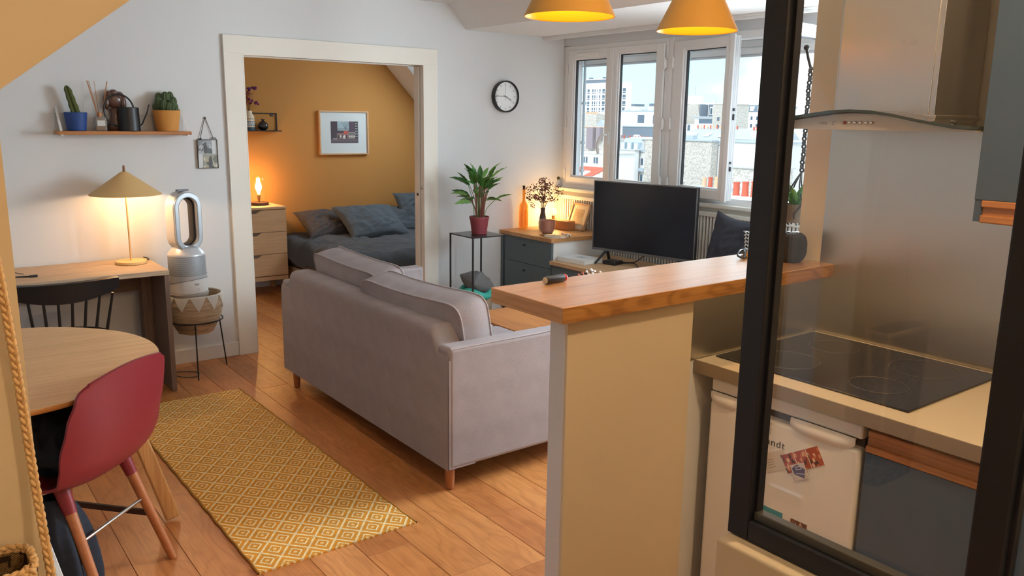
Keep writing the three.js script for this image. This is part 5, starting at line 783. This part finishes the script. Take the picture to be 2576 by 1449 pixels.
{ // fridge and its magnets, cupboards
  const f = thingW('fridge', 'white under-counter fridge with photos and magnets on its door', 'fridge', [2.2, 0, -1.27]);
  obj('cabinet', bb(1.945, 2.49, 0.012, 0.85, -1.512, -1.032, 0.004), M.white, f);
  obj('door', [bb(1.90, 1.942, 0.06, 0.785, -1.515, -1.03, 0.012, 3)], M.white, f);
  obj('top_panel', [bb(1.905, 1.944, 0.812, 0.85, -1.515, -1.03, 0.006, 2)], M.white, f);
  obj('grip_recess_shade', bb(1.93, 1.943, 0.783, 0.814, -1.51, -1.035, 0), std({ color: C(0.10, 0.08, 0.07), roughness: 0.8 }), f);  // dark strip coloured for the shade in the white grip recess
  const grip = (z0, z1) => obj('grip', [shell((u, v) => { const s = u * 2 - 1, e = 1 - s * s * s * s; return [1.902 - 0.010 * Math.sin(v * PI) * e, lerp(0.812, 0.772 + 0.02 * (1 - e), v), lerp(z0, z1, u)]; }, 24, 8, 0.006)], M.white, f);
  grip(-1.51, -1.405); grip(-1.235, -1.045);
  obj('plinth', bb(1.95, 2.48, 0, 0.06, -1.51, -1.034, 0.002), M.rubber, f);
  const decal = (name, map, z, y, w, h, rot, label, m = 0.0008) => { const o = obj(name, T(bx(m, h, w, 0, 0, 0, 0), 0, 0, 0, rot, 0, 0), std({ map, roughness: 0.45 })); o.position.set(1.8992 - m, y, z); tag(o, label, 'magnet'); return o; };
  const uvX = (o) => { const p = o.geometry.attributes.position; return o; };
  const plane = (name, draw, cw, ch, z, y, w, h, rot, label, cat) => { // flat print on the fridge door (faces -x)
    const t = canvas(cw, ch, draw), g = grid((u, v) => [0, lerp(-h / 2, h / 2, v), lerp(-w / 2, w / 2, u)], 1, 1), b = bx(0.0012, h, w, 0.0009, 0, 0, 0); b.rotateX(rot); g.rotateX(rot);
    const o = obj(name, g, std({ map: t, roughness: 0.45 })); o.position.set(1.8975 + ({ note_card: 0.0009, sticker: -0.0012 }[name] ?? 0), y, z); obj('backing', b, M.white, o); return tag(o, label, cat);
  };
  const crowd = (base, cols, n) => (c, W, H) => { c.fillStyle = base; c.fillRect(0, 0, W, H); let q = 77; const r = () => { q = (q * 16807) % 2147483647; return q / 2147483647; }; for (let i = 0; i < n; i++) { c.fillStyle = cols[Math.floor(r() * cols.length)]; c.beginPath(); c.ellipse(r() * W, H * (0.15 + r() * 0.9), W * 0.03, H * 0.12, 0, 0, 7); c.fill(); } };
  plane('photo_strip', (c, W, H) => { crowd('#a8432a', ['#e8d2b8', '#7a2018', '#c96a42', '#3a1814', '#d89a70'], 60)(c, W, H); c.fillStyle = '#e8e0d8'; c.fillRect(W / 3 - 2, 0, 4, H); c.fillRect(W * 2 / 3 - 2, 0, 4, H); }, 192, 64, -1.188, 0.704, 0.125, 0.052, 0.02, 'strip of three reddish group photos stuck aslant on the fridge door', 'photo').rotation.x = -0.56;
  plane('note_card', (c, W, H) => { c.fillStyle = '#cfc9c0'; c.fillRect(0, 0, W, H); c.fillStyle = '#2e5a3c'; c.fillRect(W * 0.78, H * 0.25, 12, 14); c.fillStyle = '#9a948c'; for (let i = 0; i < 4; i++) c.fillRect(W * 0.15, H * (0.35 + i * 0.13), W * 0.3, 3); }, 128, 96, -1.272, 0.670, 0.082, 0.055, 0, 'white note card left of the reddish photo strip on the fridge door', 'card').rotation.x = -0.50;
  plane('sticker', (c, W, H) => { c.fillStyle = '#cfc9c8'; c.fillRect(0, 0, W, H); c.fillStyle = '#4b4478'; c.beginPath(); c.moveTo(6, 20); c.lineTo(W * 0.5, 4); c.lineTo(W - 6, 40); c.lineTo(W * 0.7, H - 4); c.lineTo(10, H * 0.6); c.fill(); c.strokeStyle = '#ddd6e0'; c.lineWidth = 4; c.strokeRect(W * 0.35, 18, W * 0.35, 16); c.beginPath(); c.moveTo(W * 0.2, H * 0.55); c.lineTo(W * 0.8, H * 0.7); c.stroke(); }, 96, 96, -1.193, 0.668, 0.046, 0.044, 0, 'small purple and white sticker below the reddish photo strip', 'sticker').rotation.x = -0.5;
  plane('postcard_magnet', (c, W, H) => { c.fillStyle = '#3f93a8'; c.fillRect(0, 0, W, H); c.fillStyle = '#c99a78'; c.fillRect(0, H * 0.45, W, H); c.fillStyle = '#b8502e'; c.beginPath(); c.moveTo(W * 0.3, H * 0.6); c.lineTo(W, H * 0.5); c.lineTo(W, H); c.lineTo(W * 0.8, H); c.fill(); c.fillStyle = '#d9c6b0'; c.beginPath(); c.moveTo(0, H * 0.7); c.lineTo(W * 0.9, H); c.lineTo(0, H); c.fill(); }, 128, 96, -1.273, 0.500, 0.078, 0.055, 0, 'rounded postcard magnet of blue sea and orange rocks low on the fridge door', 'magnet');
  plane('photo_magnet', crowd('#6a4038', ['#c9a08a', '#3a2030', '#8a5a4a', '#e0c0a8'], 30), 96, 72, -1.182, 0.505, 0.052, 0.040, 0, 'small brown group photo magnet right of the postcard magnet', 'photo');
  obj('lettering', [grid((u, v) => [1.8992, lerp(0.706, 0.734, v), lerp(-1.346, -1.226, u)], 1, 1)], std({ map: canvas(256, 68, (c, W, H) => { c.fillStyle = '#e7e7e6'; c.fillRect(0, 0, W, H); c.fillStyle = '#4d4b4a'; c.font = 'bold 62px sans-serif'; c.fillText('brandt', 12, 54); }), roughness: 0.4 }), f);
  obj('number_label', [grid((u, v) => [1.8992, lerp(0.735, 0.802 - 0.02, v), lerp(-1.300, -1.284, u)], 1, 1)], std({ map: canvas(64, 256, (c, W, H) => { c.fillStyle = '#e7e7e6'; c.fillRect(0, 0, W, H); c.save(); c.translate(W / 2 - 14, 10); c.rotate(PI / 2); c.scale(1, -1); c.fillStyle = '#5a5652'; c.font = '38px sans-serif'; c.fillText('3207182038', 0, 10, 236); c.restore(); }), roughness: 0.4 }), f);
  const cab = thingW('base_cabinet', 'dark blue-grey kitchen base cabinet with a wooden grip rail right of the fridge', 'cabinet', [2.2, 0, -0.4]);
  obj('carcass', bb(1.925, 2.49, 0.08, 0.855, -1.02, 0.85, 0.001), M.navyDoor, cab);
  obj('plinth', bb(1.97, 2.48, 0, 0.08, -1.015, 0.85, 0.001), M.rubber, cab);
  for (const [a, b] of [[-1.018, -0.42], [-0.416, 0.22], [0.224, 0.848]]) {
    const d = obj('drawer', [muv(bb(1.905, 1.925, 0.46, 0.785, a, b, 0.002))], M.navyDoor, cab);
    obj('grip_rail', [muv(bb(1.902, 1.925, 0.786, 0.803, a, b, 0.003)), muv(bb(1.915, 1.925, 0.800, 0.828, a, b, 0.001)), muv(bb(1.908, 1.925, 0.826, 0.842, a, b, 0.003))], M.teak, d);
    obj('drawer', [muv(bb(1.905, 1.925, 0.085, 0.457, a, b, 0.002))], M.navyDoor, cab);
  }
  const wc = thingW('wall_cabinet', 'dark blue-grey kitchen wall cabinet with a wooden grip rail at its foot', 'cabinet', [2.32, 1.37, -0.3]);
  obj('carcass', bb(2.172, 2.499, 1.38, 2.45, -0.94, 0.30, 0.001), M.navyDoor, wc);
  for (const [a, b] of [[-0.94, -0.32], [-0.317, 0.30]]) { const d = obj('door', [muv(bb(2.152, 2.172, 1.422, 2.44, a, b, 0.002)), bb(2.156, 2.172, 1.368, 1.424, a, a + 0.018, 0.001)], M.navyDoor, wc);
    obj('grip_rail', [muv(bb(2.150, 2.172, 1.405, 1.422, a + 0.018, b, 0.003)), muv(bb(2.163, 2.172, 1.384, 1.406, a + 0.018, b, 0.001)), muv(bb(2.148, 2.172, 1.366, 1.386, a + 0.018, b, 0.004))], M.teak, d); }
}

// ---------------------------------------------------------------- hanging planter by the window, straw bag by the entrance
{
  const g = thing('hanging_planter', 'small planter hung on black cords from an iron hook behind the kitchen wall', 'planter', [2.655, 1.245, -1.785]);
  obj('hook', [tube([[-0.08, 0.60, 0.15], [-0.075, 0.56, 0.10], [-0.02, 0.545, 0.03], [0.024, 0.555, 0.0], [0.006, 0.585, 0], [-0.008, 0.615, 0]], 0.005, 40, 10), new THREE.SphereGeometry(0.010, 16, 12).translate(-0.010, 0.622, 0), bx(0.03, 0.09, 0.006, -0.08, 0.59, 0.119, 0.002)], M.black, g);
  const cord = []; for (let i = 0; i < 26; i++) cord.push(T(new THREE.TorusGeometry(0.0070, 0.0038, 8, 14), 0.024 + 0.002 * Math.sin(i), 0.545 - i * 0.0142, 0, 0, i % 2 ? PI / 2 : 0, 0));
  obj('knotted_cord', cord, M.rubber, g);
  for (let i = 0; i < 4; i++) { const a = i * PI / 2 + 0.5; obj('hanger_cord', [tube([[0.024, 0.185, 0], [Math.cos(a) * 0.02, 0.13, Math.sin(a) * 0.02], [Math.cos(a) * 0.047, 0.07, Math.sin(a) * 0.047], [Math.cos(a + 0.5) * 0.046, 0.03, Math.sin(a + 0.5) * 0.046], [Math.cos(a) * 0.02, -0.01, Math.sin(a) * 0.02]], 0.003, 30, 8)], M.rubber, g); }
  obj('pot', lathe([[0, 0], [0.036, 0], [0.041, 0.008], [0.043, 0.066], [0.040, 0.067], [0.038, 0.055], [0, 0.052]], 32), std({ color: S('#6e6258'), roughness: 0.8 }), g);
  for (let i = 0; i < 12; i++) { const l = obj('leaf', leafG(0.11 + 0.02 * (i % 3), 0.012, 0.5, 8), leafMats[i % 3], g); l.position.set(0, 0.055, 0); l.rotation.order = 'YXZ'; l.rotation.set(-rr(0.7, 1.3), i * 2.4, 0); }
}
{
  const g = thingW('straw_bag', 'woven straw bag with long braided handles hanging on the entrance wall at the left edge', 'bag', [-0.02, 0.75, -0.955]);
  const straw = std({ map: tex(128, (u, v) => mix3([236, 208, 160], [188, 148, 100], clamp(fb(u * 30, v * 4, 30, 4, 6, 3) * 1.5 - 0.2)), true, [30, 30]), roughness: 0.7 });
  const braid = (pts, R = 0.0022, step = 0.0088) => { const c = new THREE.CatmullRomCurve3(pts.map((p) => V(...p))), L = c.getLength(), n = Math.ceil(L / step) * 6, out = []; for (let s = 0; s < 3; s++) { const q = []; for (let i = 0; i <= n; i++) { const p = c.getPointAt(i / n), t = c.getTangentAt(i / n), ph = i / n * L / step * PI * 0.66 + s * 2 * PI / 3, nx = t.clone().cross(V(0, 0, 1)).normalize(), nz = nx.clone().cross(t); p.addScaledVector(nx, 0.0028 * Math.sin(ph)).addScaledVector(nz, 0.0016 * Math.sin(2 * ph)); q.push(p); } out.push(new THREE.TubeGeometry(new THREE.CatmullRomCurve3(q), n * 2, R, 8)); } return out; };
  obj('handle', braid([[0.094, 1.04, -0.945], [0.092, 1.10, -0.955], [0.088, 1.20, -0.975], [0.082, 1.35, -0.981], [0.072, 1.50, -0.981], [0.05, 1.72, -0.981], [0.0, 1.79, -0.981], [-0.05, 1.72, -0.981], [-0.075, 1.50, -0.981], [-0.095, 1.2, -0.975], [-0.10, 1.04, -0.95]]), straw, g);
  const fil = tex(128, (u, v) => { const r = Math.floor(v * 16), k = tn(u * 12 + r * 5.3, r * 3.1, 400, 400, 9) > 0.52; return k ? [150, 118, 74] : [62, 42, 26]; }, true, [9, 9]);
  const body = (u, v) => { const a = -u * 2 * PI, sq = Math.pow(Math.abs(Math.cos(a)) ** 5 + Math.abs(Math.sin(a)) ** 5, -0.2); return [-0.020 + Math.cos(a) * sq * lerp(0.085, 0.096, v), lerp(0.76, 1.128, v), -0.952 + Math.sin(a) * sq * 0.036]; };
  obj('woven_body', [muv(shell(body, 64, 20, 0.006)), bb(-0.10, 0.05, 0.757, 0.765, -0.985, -0.92, 0.002)], std({ map: fil, roughness: 0.95, bumpMap: weave, bumpScale: 0.004 }), g);
  obj('rim', braid(Array.from({ length: 33 }, (_, i) => { const [x, , z] = body(i / 32, 1); return [x, 1.131, z]; }), 0.0028), straw, g);
  obj('wall_hook', [T(cyl(0.006, 0.006, 0.03, 0, 0, 0, 14), 0, 1.782, -1.0, PI / 2, 0, 0)], M.black, g);
  obj('corner_braid', braid([[0.068, 1.138, -0.922], [0.078, 1.10, -0.916], [0.080, 1.02, -0.914], [0.074, 0.90, -0.914]]), straw, g);
}

// ---------------------------------------------------------------- the town outside (our floor is about 20 m above the street)
{
  const cm = {
    white: std({ color: C(0.80, 0.80, 0.78), roughness: 0.9 }), plaster: std({ color: C(0.66, 0.65, 0.62), roughness: 0.95 }), grey: std({ color: C(0.45, 0.45, 0.44), roughness: 0.9 }),
    stone: std({ map: tex(256, (u, v) => { const a = fb(u * 24, v * 30, 24, 30, 2, 3), b = fb(u * 60, v * 70, 60, 70, 7, 2); return mix3([206, 200, 190], [138, 132, 125], clamp((a - 0.3) * 1.6 + (b > 0.5 ? 0.25 : 0))); }, true, [0.22, 0.22]), roughness: 1 }),
    zinc: std({ color: C(0.40, 0.47, 0.52), roughness: 0.5, metalness: 0.2 }), slate: std({ color: C(0.14, 0.18, 0.22), roughness: 0.7 }), glass: phys({ color: C(0.07, 0.12, 0.17), roughness: 0.1 }),
    tile: std({ color: S('#c0604a'), roughness: 0.9 }), tile2: std({ color: S('#d9b392'), roughness: 0.9 }), mauve: std({ color: S('#8f8388'), roughness: 0.9 }),
  };
  struct('ground', bb(-200, 900, -23, -22, -900, 500, 0), cm.grey);
  const G = -22;
  // front [X, z0, z1, y0, y1] faces this house; depth away from it; opts: roof, rows and columns of windows, chimneys
  function building(label, m, X, z0, z1, top, depth, { base = G, rows = [], cols = [], ww = 1.1, wh = 1.6, cap = 0, capM = cm.zinc, roof = null, frame = false, name = 'building', cat = 'building', win = [] } = {}) {
    const g = thingW(name, label, cat, [X + depth / 2, base, (z0 + z1) / 2]);
    obj('wall', [muv(bb(X, X + depth, base, top, z0, z1, 0))], m, g);
    if (cap) obj('roof_edge', bb(X - 0.25, X + depth + 0.25, top, top + cap, z0 - 0.25, z1 + 0.25, 0), capM, g);
    const wg = new Map(), pane = (w, h) => { const k = w + '_' + h; if (!wg.has(k)) wg.set(k, bx(0.12, h, w, 0, 0, 0, 0)); return wg.get(k); };
    const put = (y, z, w, h) => { const o = obj('window', pane(w, h).clone().translate(X - 0.02, y, z), cm.glass, g); if (frame) obj('window_frame', [bx(0.2, 0.14, w + 0.3, X - 0.03, y + h / 2 + 0.05, z, 0), bx(0.2, 0.14, w + 0.3, X - 0.03, y - h / 2 - 0.05, z, 0), bx(0.2, h, 0.12, X - 0.04, y, z, 0), bx(0.2, h, 0.12, X - 0.03, y, z - w / 2 - 0.05, 0), bx(0.2, h, 0.12, X - 0.03, y, z + w / 2 + 0.05, 0)], cm.white, o); };
    for (const y of rows) for (const c of cols) put(y, Array.isArray(c) ? c[0] : c, Array.isArray(c) ? c[1] : ww, wh);
    for (const [y, z, w, h] of win) put(y, z, w, h);
    if (roof) obj('roof', [poly(roof, z1 - z0).translate(X, 0, z0)], roof.m || cm.zinc, g);
    return g;
  }
  const chimney = (g, m, x, y, z, w, h, d = w) => obj('chimney', bb(x, x + d, y, y + h, z, z + w, 0), m, g);
  const potG = lathe([[0.15, 0], [0.15, 0.04], [0.13, 0.05], [0.115, 0.48], [0.135, 0.50], [0.135, 0.54], [0.1, 0.54], [0.1, 0.1]], 14);
  const ORD = ['leftmost', 'second from the left', 'third from the left', 'rightmost'];
  const potRow = (x, y, z0, z1, n, k, label, mats, grp) => { for (let i = 0; i < n; i++) { const o = obj('chimney_pot', potG, mats[i % mats.length]); o.position.set(x, y, lerp(z0, z1, n > 1 ? i / (n - 1) : 0)); o.scale.set(k, k * (1 + 0.08 * ((i * 7) % 3 - 1)), k); tag(o, grp ? label : ORD[i] + ' of the ' + label, 'chimney pot', grp); } };
  { // white tower
    const cols = [[-447.2, 1.4], [-444.8, 1.2], [-442, 3.4], [-437.2, 3.4], [-433.5, 1.2], [-431, 1.2], [-427.6, 3.4], [-423, 1.3], [-420.5, 1.3], [-417, 3.4], [-413, 1.3], [-410.8, 1.3], [-406.6, 3.6]];
    const g = building('white high-rise apartment tower with rows of dark windows, tallest building on the skyline', cm.white, 400, -449, -404, 27.2, 4, { rows: [6.0, 10.2, 14.4, 18.6, 22.8], cols, wh: 1.9, win: [6.0, 10.2, 14.4, 18.6, 22.8].flatMap((y) => cols.map(([z, w]) => [y - 1.75, z, w, 0.8])), cap: 0.6, capM: cm.white });
    obj('roof_storey', bb(400.6, 403.6, 27.8, 30.0, -448, -420, 0), cm.slate, g); obj('roof_storey', bb(400.2, 404, 30.0, 30.6, -449, -419, 0), cm.white, g);
    for (const z of [-444, -430, -426]) obj('roof_vent', bb(401, 403, 30.6, 31.8, z, z + 2.6, 0), cm.slate, g);
    for (let i = 0; i < 12; i++) obj('pilaster', bb(399.4, 400, 4, 26, lerp(-448.6, -404.6, i / 11) - 0.3, lerp(-448.6, -404.6, i / 11) + 0.3, 0), cm.white, g);
  }
  { const g = building('long low white building with a flat roof in front of the white tower', cm.white, 230, -246, -215, 5.6, 14, { cap: 0.3, win: [[3.6, -236.5, 1.2, 1.8], [0.6, -236.5, 1.2, 1.8], [2.8, -224.5, 3.4, 3.0], [2.6, -217.5, 1.6, 3.2]] }); for (let i = 0; i < 5; i++) chimney(g, cm.plaster, 233 + i, 5.8, -243 + i * 5.4, 1.6, 1.1); }
  { const g = building('dark zinc mansard building below the long low white building', cm.slate, 190, -193.5, -178.5, 0.1, 10, { cap: 0.3 }); obj('parapet', bb(182, 190, G, -3.6, -195, -173, 0), cm.white, g); obj('roof_lantern', poly([[-2, 0], [0, 1.3], [2, 0]], 4).rotateY(PI / 2).translate(188, -3.6, -186), cm.white, g); }
  potRow(184, -3.6, -189, -174, 13, 2.0, 'small red-brown chimney pot in the row in front of the dark mansard', [cm.tile, cm.mauve], 'chimney pots before the mansard');
  { const g = building('zinc roofed house with three dormer windows above the blank white wall', cm.white, 152, -156, -148, -6.0, 10, {}); obj('roof', [poly([[0, -6.0], [2.4, -2.6], [6, -2.2], [10, -6]], 8).translate(152, 0, -156)], cm.zinc, g);
    for (const z of [-154.6, -152.2, -149.8]) { const d = obj('dormer', bb(152.1, 154.5, -5.6, -3.5, z - 0.8, z + 0.8, 0), cm.zinc, g); obj('window', bb(152.0, 152.12, -5.4, -3.8, z - 0.45, z + 0.45, 0), cm.white, d); } }
  building('blank white rendered wall seen below the dormer windows', cm.white, 125, -131, -123.4, -4.3, 1.3, { cap: 0.22, capM: cm.grey });
  { const g = building('narrow beige street front with small windows right of the blank white wall', cm.plaster, 127, -125.4, -122, -4.6, 9, { cap: 0.5, win: [[-6.6, -124.3, 0.6, 1.4], [-6.6, -123.1, 0.6, 1.4], [-10, -124.3, 0.6, 1.4], [-10, -123.1, 0.6, 1.4]] }); obj('balcony', bb(126.2, 127, -8.6, -7.9, -125.3, -122, 0), cm.zinc, g); for (const z of [-123.8, -122.6]) { const c = obj('chimney', bb(127.5, 128.5, -4.1, -2.2, z, z + 0.75, 0), cm.grey, g); obj('chimney_cap', bb(127.4, 128.6, -2.2, -2.0, z - 0.1, z + 0.85, 0), cm.slate, c); } }
  building('tall rubble stone gable at the right of the first window', cm.stone, 120, -115.7, -111.6, -1.7, 8, { cap: 0.2, capM: cm.white });
  { const g = building('rubble stone chimney wall left in the first window', cm.stone, 180, -202.5, -195.2, 3.9, 5, {}); for (let i = 0; i < 6; i++) chimney(g, cm.tile2, 181, 3.9, -201.5 + i, 0.5, 0.6); }
  { const g = building('whitish stone wall with a tall mauve chimney shaft below the stone chimney wall', cm.stone, 170, -193, -180, -0.2, 5, { cap: 0.3, capM: cm.tile2 }); obj('chimney_shaft', bb(168.6, 170, -6.5, -0.1, -187, -184.2, 0), cm.mauve, g); obj('chimney_shaft', bb(168.6, 170, -3.8, -0.1, -182.5, -181.2, 0), cm.mauve, g); obj('roof_gable', poly([[-3, 0], [0, 2.2], [3, 0]], 6).rotateY(PI / 2).translate(171, -0.2, -183.5), cm.zinc, g); }
  { const g = building('low white house with two wide framed windows above the red tiled roof', cm.white, 105, -119, -111.5, -4.3, 8, { frame: true, win: [[-5.5, -116.4, 1.3, 1.2], [-5.5, -113.5, 1.3, 1.2]], cap: 0.25, capM: cm.plaster }); obj('balcony', bb(104, 105, -7.4, -6.9, -117, -113, 0), cm.grey, g); for (const z of [-114.6, -113]) obj('vent_grille', bb(104.9, 105, -8.0, -7.6, z, z + 0.7, 0), cm.grey, g); }
  { const g = thing('red_tile_roof', 'small red tiled roof at the foot of the first window', 'roof', [90, -7.4, -100]); obj('wall', bb(-2, 8, -14, -0.4, -6, 1.4, 0), cm.white, g); for (let i = 0; i < 9; i++) obj('tile_row', T(bx(0.62, 0.12, 6.4, 0, 0, 0, 0), 0.1 + i * 0.5, 0.05 + i * 0.17, -2.2, 0, 0, 0.25), cm.tile, g); obj('roof_light', T(bx(1.6, 0.2, 1.4, 0, 0, 0, 0), 1.4, 0.65, -1.6, 0, 0, 0.33), cm.white, g); }
  { const g = building('distant pale apartment block on the hill in the second window', cm.white, 400, -356, -336, 13.6, 15, { rows: [9, 12], cols: [-353, -350, -345, -341], wh: 1.6 }); obj('roof_storey', bb(403, 412, 13.6, 18, -355, -349, 0), cm.white, g); obj('mast', bb(405, 405.4, 18, 24, -350.2, -349.8, 0), cm.grey, g); }
  { const g = building('big stone gable end with a stepped outline in the second window', cm.stone, 250, -223, -213.4, 4.0, 4.8, {}); obj('gable', [muv(poly([[-4.8, 0], [-3.8, 4.8], [1.4, 4.8], [4.8, 0]], 4.8).rotateY(PI / 2).translate(250, 4, -218.2))], cm.stone, g); obj('roof_slope', bb(250.5, 254.8, 4, 8.5, -213.6, -213.1, 0), cm.slate, g); }
  { const g = building('dark slate mansard with pale dormers beside the stone gable', cm.slate, 255, -213, -203.5, 8.6, 8, { win: [] }); for (const z of [-211, -208.2, -205.4]) { const d = obj('dormer', bb(254.2, 255.5, 4.6, 7.6, z - 0.8, z + 0.8, 0), cm.white, g); obj('window', bb(254.1, 254.25, 4.9, 7.2, z - 0.45, z + 0.45, 0), cm.glass, d); } for (const z of [-212, -204.6]) chimney(g, cm.plaster, 256, 8.6, z, 1.0, 1.2); }
  { const g = building('white terraced building with set-back storeys below the slate mansard', cm.white, 235, -210, -192.5, 1.0, 10, { win: [[-0.2, -207.8, 1.2, 2.2], [-0.2, -205, 1.2, 2.2], [-0.4, -196, 0.8, 1]] }); obj('upper_storey', bb(238, 245, 1, 3.6, -205, -193.5, 0), cm.white, g); obj('window', bb(237.9, 238, 1.4, 3.0, -203, -196.5, 0), cm.glass, g); obj('roof_edge', bb(237, 246, 3.6, 3.9, -205.6, -193, 0), cm.zinc, g); obj('curved_roof', [T(cyl(5.5, 5.5, 1, 0, 0, 0, 40).scale(0.35, 1, 1), 234, -3.4, -203)], cm.zinc, g); }
  building('tall bare stone wall rising above the roofs in the middle of the second window', cm.stone, 220, -182, -173.6, 7.7, 8, { cap: 0.3, capM: cm.white, win: [[3, -179.5, 0.9, 1.2], [0.5, -179.5, 0.9, 1.2]] });
  { const g = building('broad zinc roof with skylights behind the big rubble stone wall', cm.white, 160, -144, -125, -2.6, 14, {}); obj('roof', [poly([[-0.5, -2.6], [5, -0.4], [9, 0.3], [14, -2.6]], 19).translate(160, 0, -144)], cm.zinc, g); for (const z of [-140, -135.5, -131]) obj('roof_light', T(bx(2.2, 0.15, 1.5, 0, 0, 0, 0), 162.4, -1.25, z, 0, 0, 0.38), cm.white, g); for (const z of [-141, -129]) chimney(g, cm.plaster, 161, -2.5, z, 2.4, 1.7, 1.0); obj('gutter', bb(159.2, 159.8, -2.8, -2.4, -144, -125, 0), cm.white, g); }
  potRow(168, 0.2, -143.5, -131, 13, 1.6, 'small terracotta chimney pot in the long row on the broad zinc roof', [cm.tile, cm.tile2], 'chimney pots on the zinc roof');
  { const g = building('big windowless rubble stone wall with two tiny openings at the foot of the second window', cm.stone, 120, -107.3, -99, -1.7, 1.7, { win: [[-5.5, -105.6, 0.8, 0.7], [-9.0, -105.6, 0.8, 0.7]], frame: true }); obj('roof_edge', bb(119.7, 121.6, -1.7, -1.4, -107.6, -98.8, 0), cm.zinc, g); chimney(g, cm.zinc, 120.2, -1.4, -105.5, 1.8, 0.7, 1.2); }
  { const g = building('smooth pale grey plaster wall right of the big rubble stone wall', cm.plaster, 122, -101, -95.4, -2.3, 8, { cap: 0.7, win: [[-3.8, -97.6, 0.8, 2.0], [-6.8, -97.6, 0.7, 0.9]] }); }
  { const g = building('white apartment building with many small windows in the open right window', cm.white, 260, -203.5, -187, 5.8, 12, { rows: [0.8, 3.6], cols: [-201.5, -199, -196.5, -194, -191.5], ww: 0.8, wh: 1.3 }); obj('roof', [poly([[0.3, 5.8], [1.8, 8.4], [10, 8.4], [12, 5.8]], 16.5).translate(260, 0, -203.5)], cm.slate, g); for (const z of [-200.5, -197, -193.5]) obj('dormer', bb(260.2, 262, 6.2, 8, z - 0.7, z + 0.7, 0), cm.white, g); obj('roof_house', bb(263, 268, 8.4, 10.4, -200, -195, 0), cm.white, g); }
  { const g = building('zinc roofed house below the white apartment building in the open window', cm.white, 158, -124, -113, -2.0, 10, {}); obj('roof', [poly([[-0.4, -2], [4, -0.2], [7, 0.1], [10, -2]], 11).translate(158, 0, -124)], cm.zinc, g); obj('dormer', bb(159, 161, -1.8, -0.2, -120, -118, 0), cm.white, g); }
  potRow(164.6, 0.0, -123.5, -117.5, 8, 1.7, 'small red chimney pot in the row seen through the open window', [cm.tile], 'chimney pots in the open window');
  building('pale plastered wall in the open right window', cm.plaster, 110, -86.4, -79, -1.4, 8, { cap: 0.25 });
  building('low rubble stone wall behind the red chimney pots', cm.stone, 95, -74.6, -68, -4.5, 5, { cap: 0.15, capM: cm.grey });
  { const g = thing('chimney_stack', 'brick chimney stack carrying the nearest red chimney pots', 'chimney', [25, -1.02, -18.75]); obj('shaft', bb(-0.35, 0.6, -20, -0.02, -1.2, 1.4, 0), cm.plaster, g); obj('cap', bb(-0.42, 0.67, -0.05, 0.0, -1.27, 1.47, 0), cm.white, g); }
  potRow(25, -1.02, -19.35, -18.15, 4, 0.98, 'four large red chimney pots on the nearest stack', [cm.tile]);
  { const g = thing('chimney_stack', 'low rendered chimney stack carrying four pots of red and cream clay', 'chimney', [40, -2.24, -32.6]); obj('shaft', bb(-0.4, 0.7, -20, 0, -1.5, 1.0, 0), cm.plaster, g); obj('cap', bb(-0.5, 0.8, -0.06, 0.01, -1.6, 1.1, 0), cm.zinc, g); }
  potRow(40, -2.23, -33.4, -32.0, 4, 1.1, 'four red and cream pots on the low rendered stack', [cm.tile2, cm.tile]);
  for (let i = 0; i < 22; i++) { const z0 = -470 + i * 9 + rr(-0.4, 0.4), h = rr(8.5, 14.5), X = rr(440, 480); const g = building('small far-off house with a grey roof on the skyline', i % 3 ? cm.white : cm.plaster, X, z0, z0 + rr(6, 8), h, 10, { cap: rr(0.8, 2), capM: i % 2 ? cm.zinc : cm.slate, name: 'distant_house', cat: 'house' }); g.userData.group = 'far-off houses on the skyline'; }
  { const d = thing('drainpipe', 'grey rainwater pipe outside the left edge of the first window', 'pipe', [4.795, 0, -5.36]); obj('pipe', cyl(0.012, 0.012, 2.5, 0, -0.3, 0), cm.zinc, d); for (const y of [1.18, 1.42, 1.75]) obj('bracket', bx(0.035, 0.02, 0.03, 0, y, 0, 0.004), cm.zinc, d); }
}

renderer.render(scene, camera);
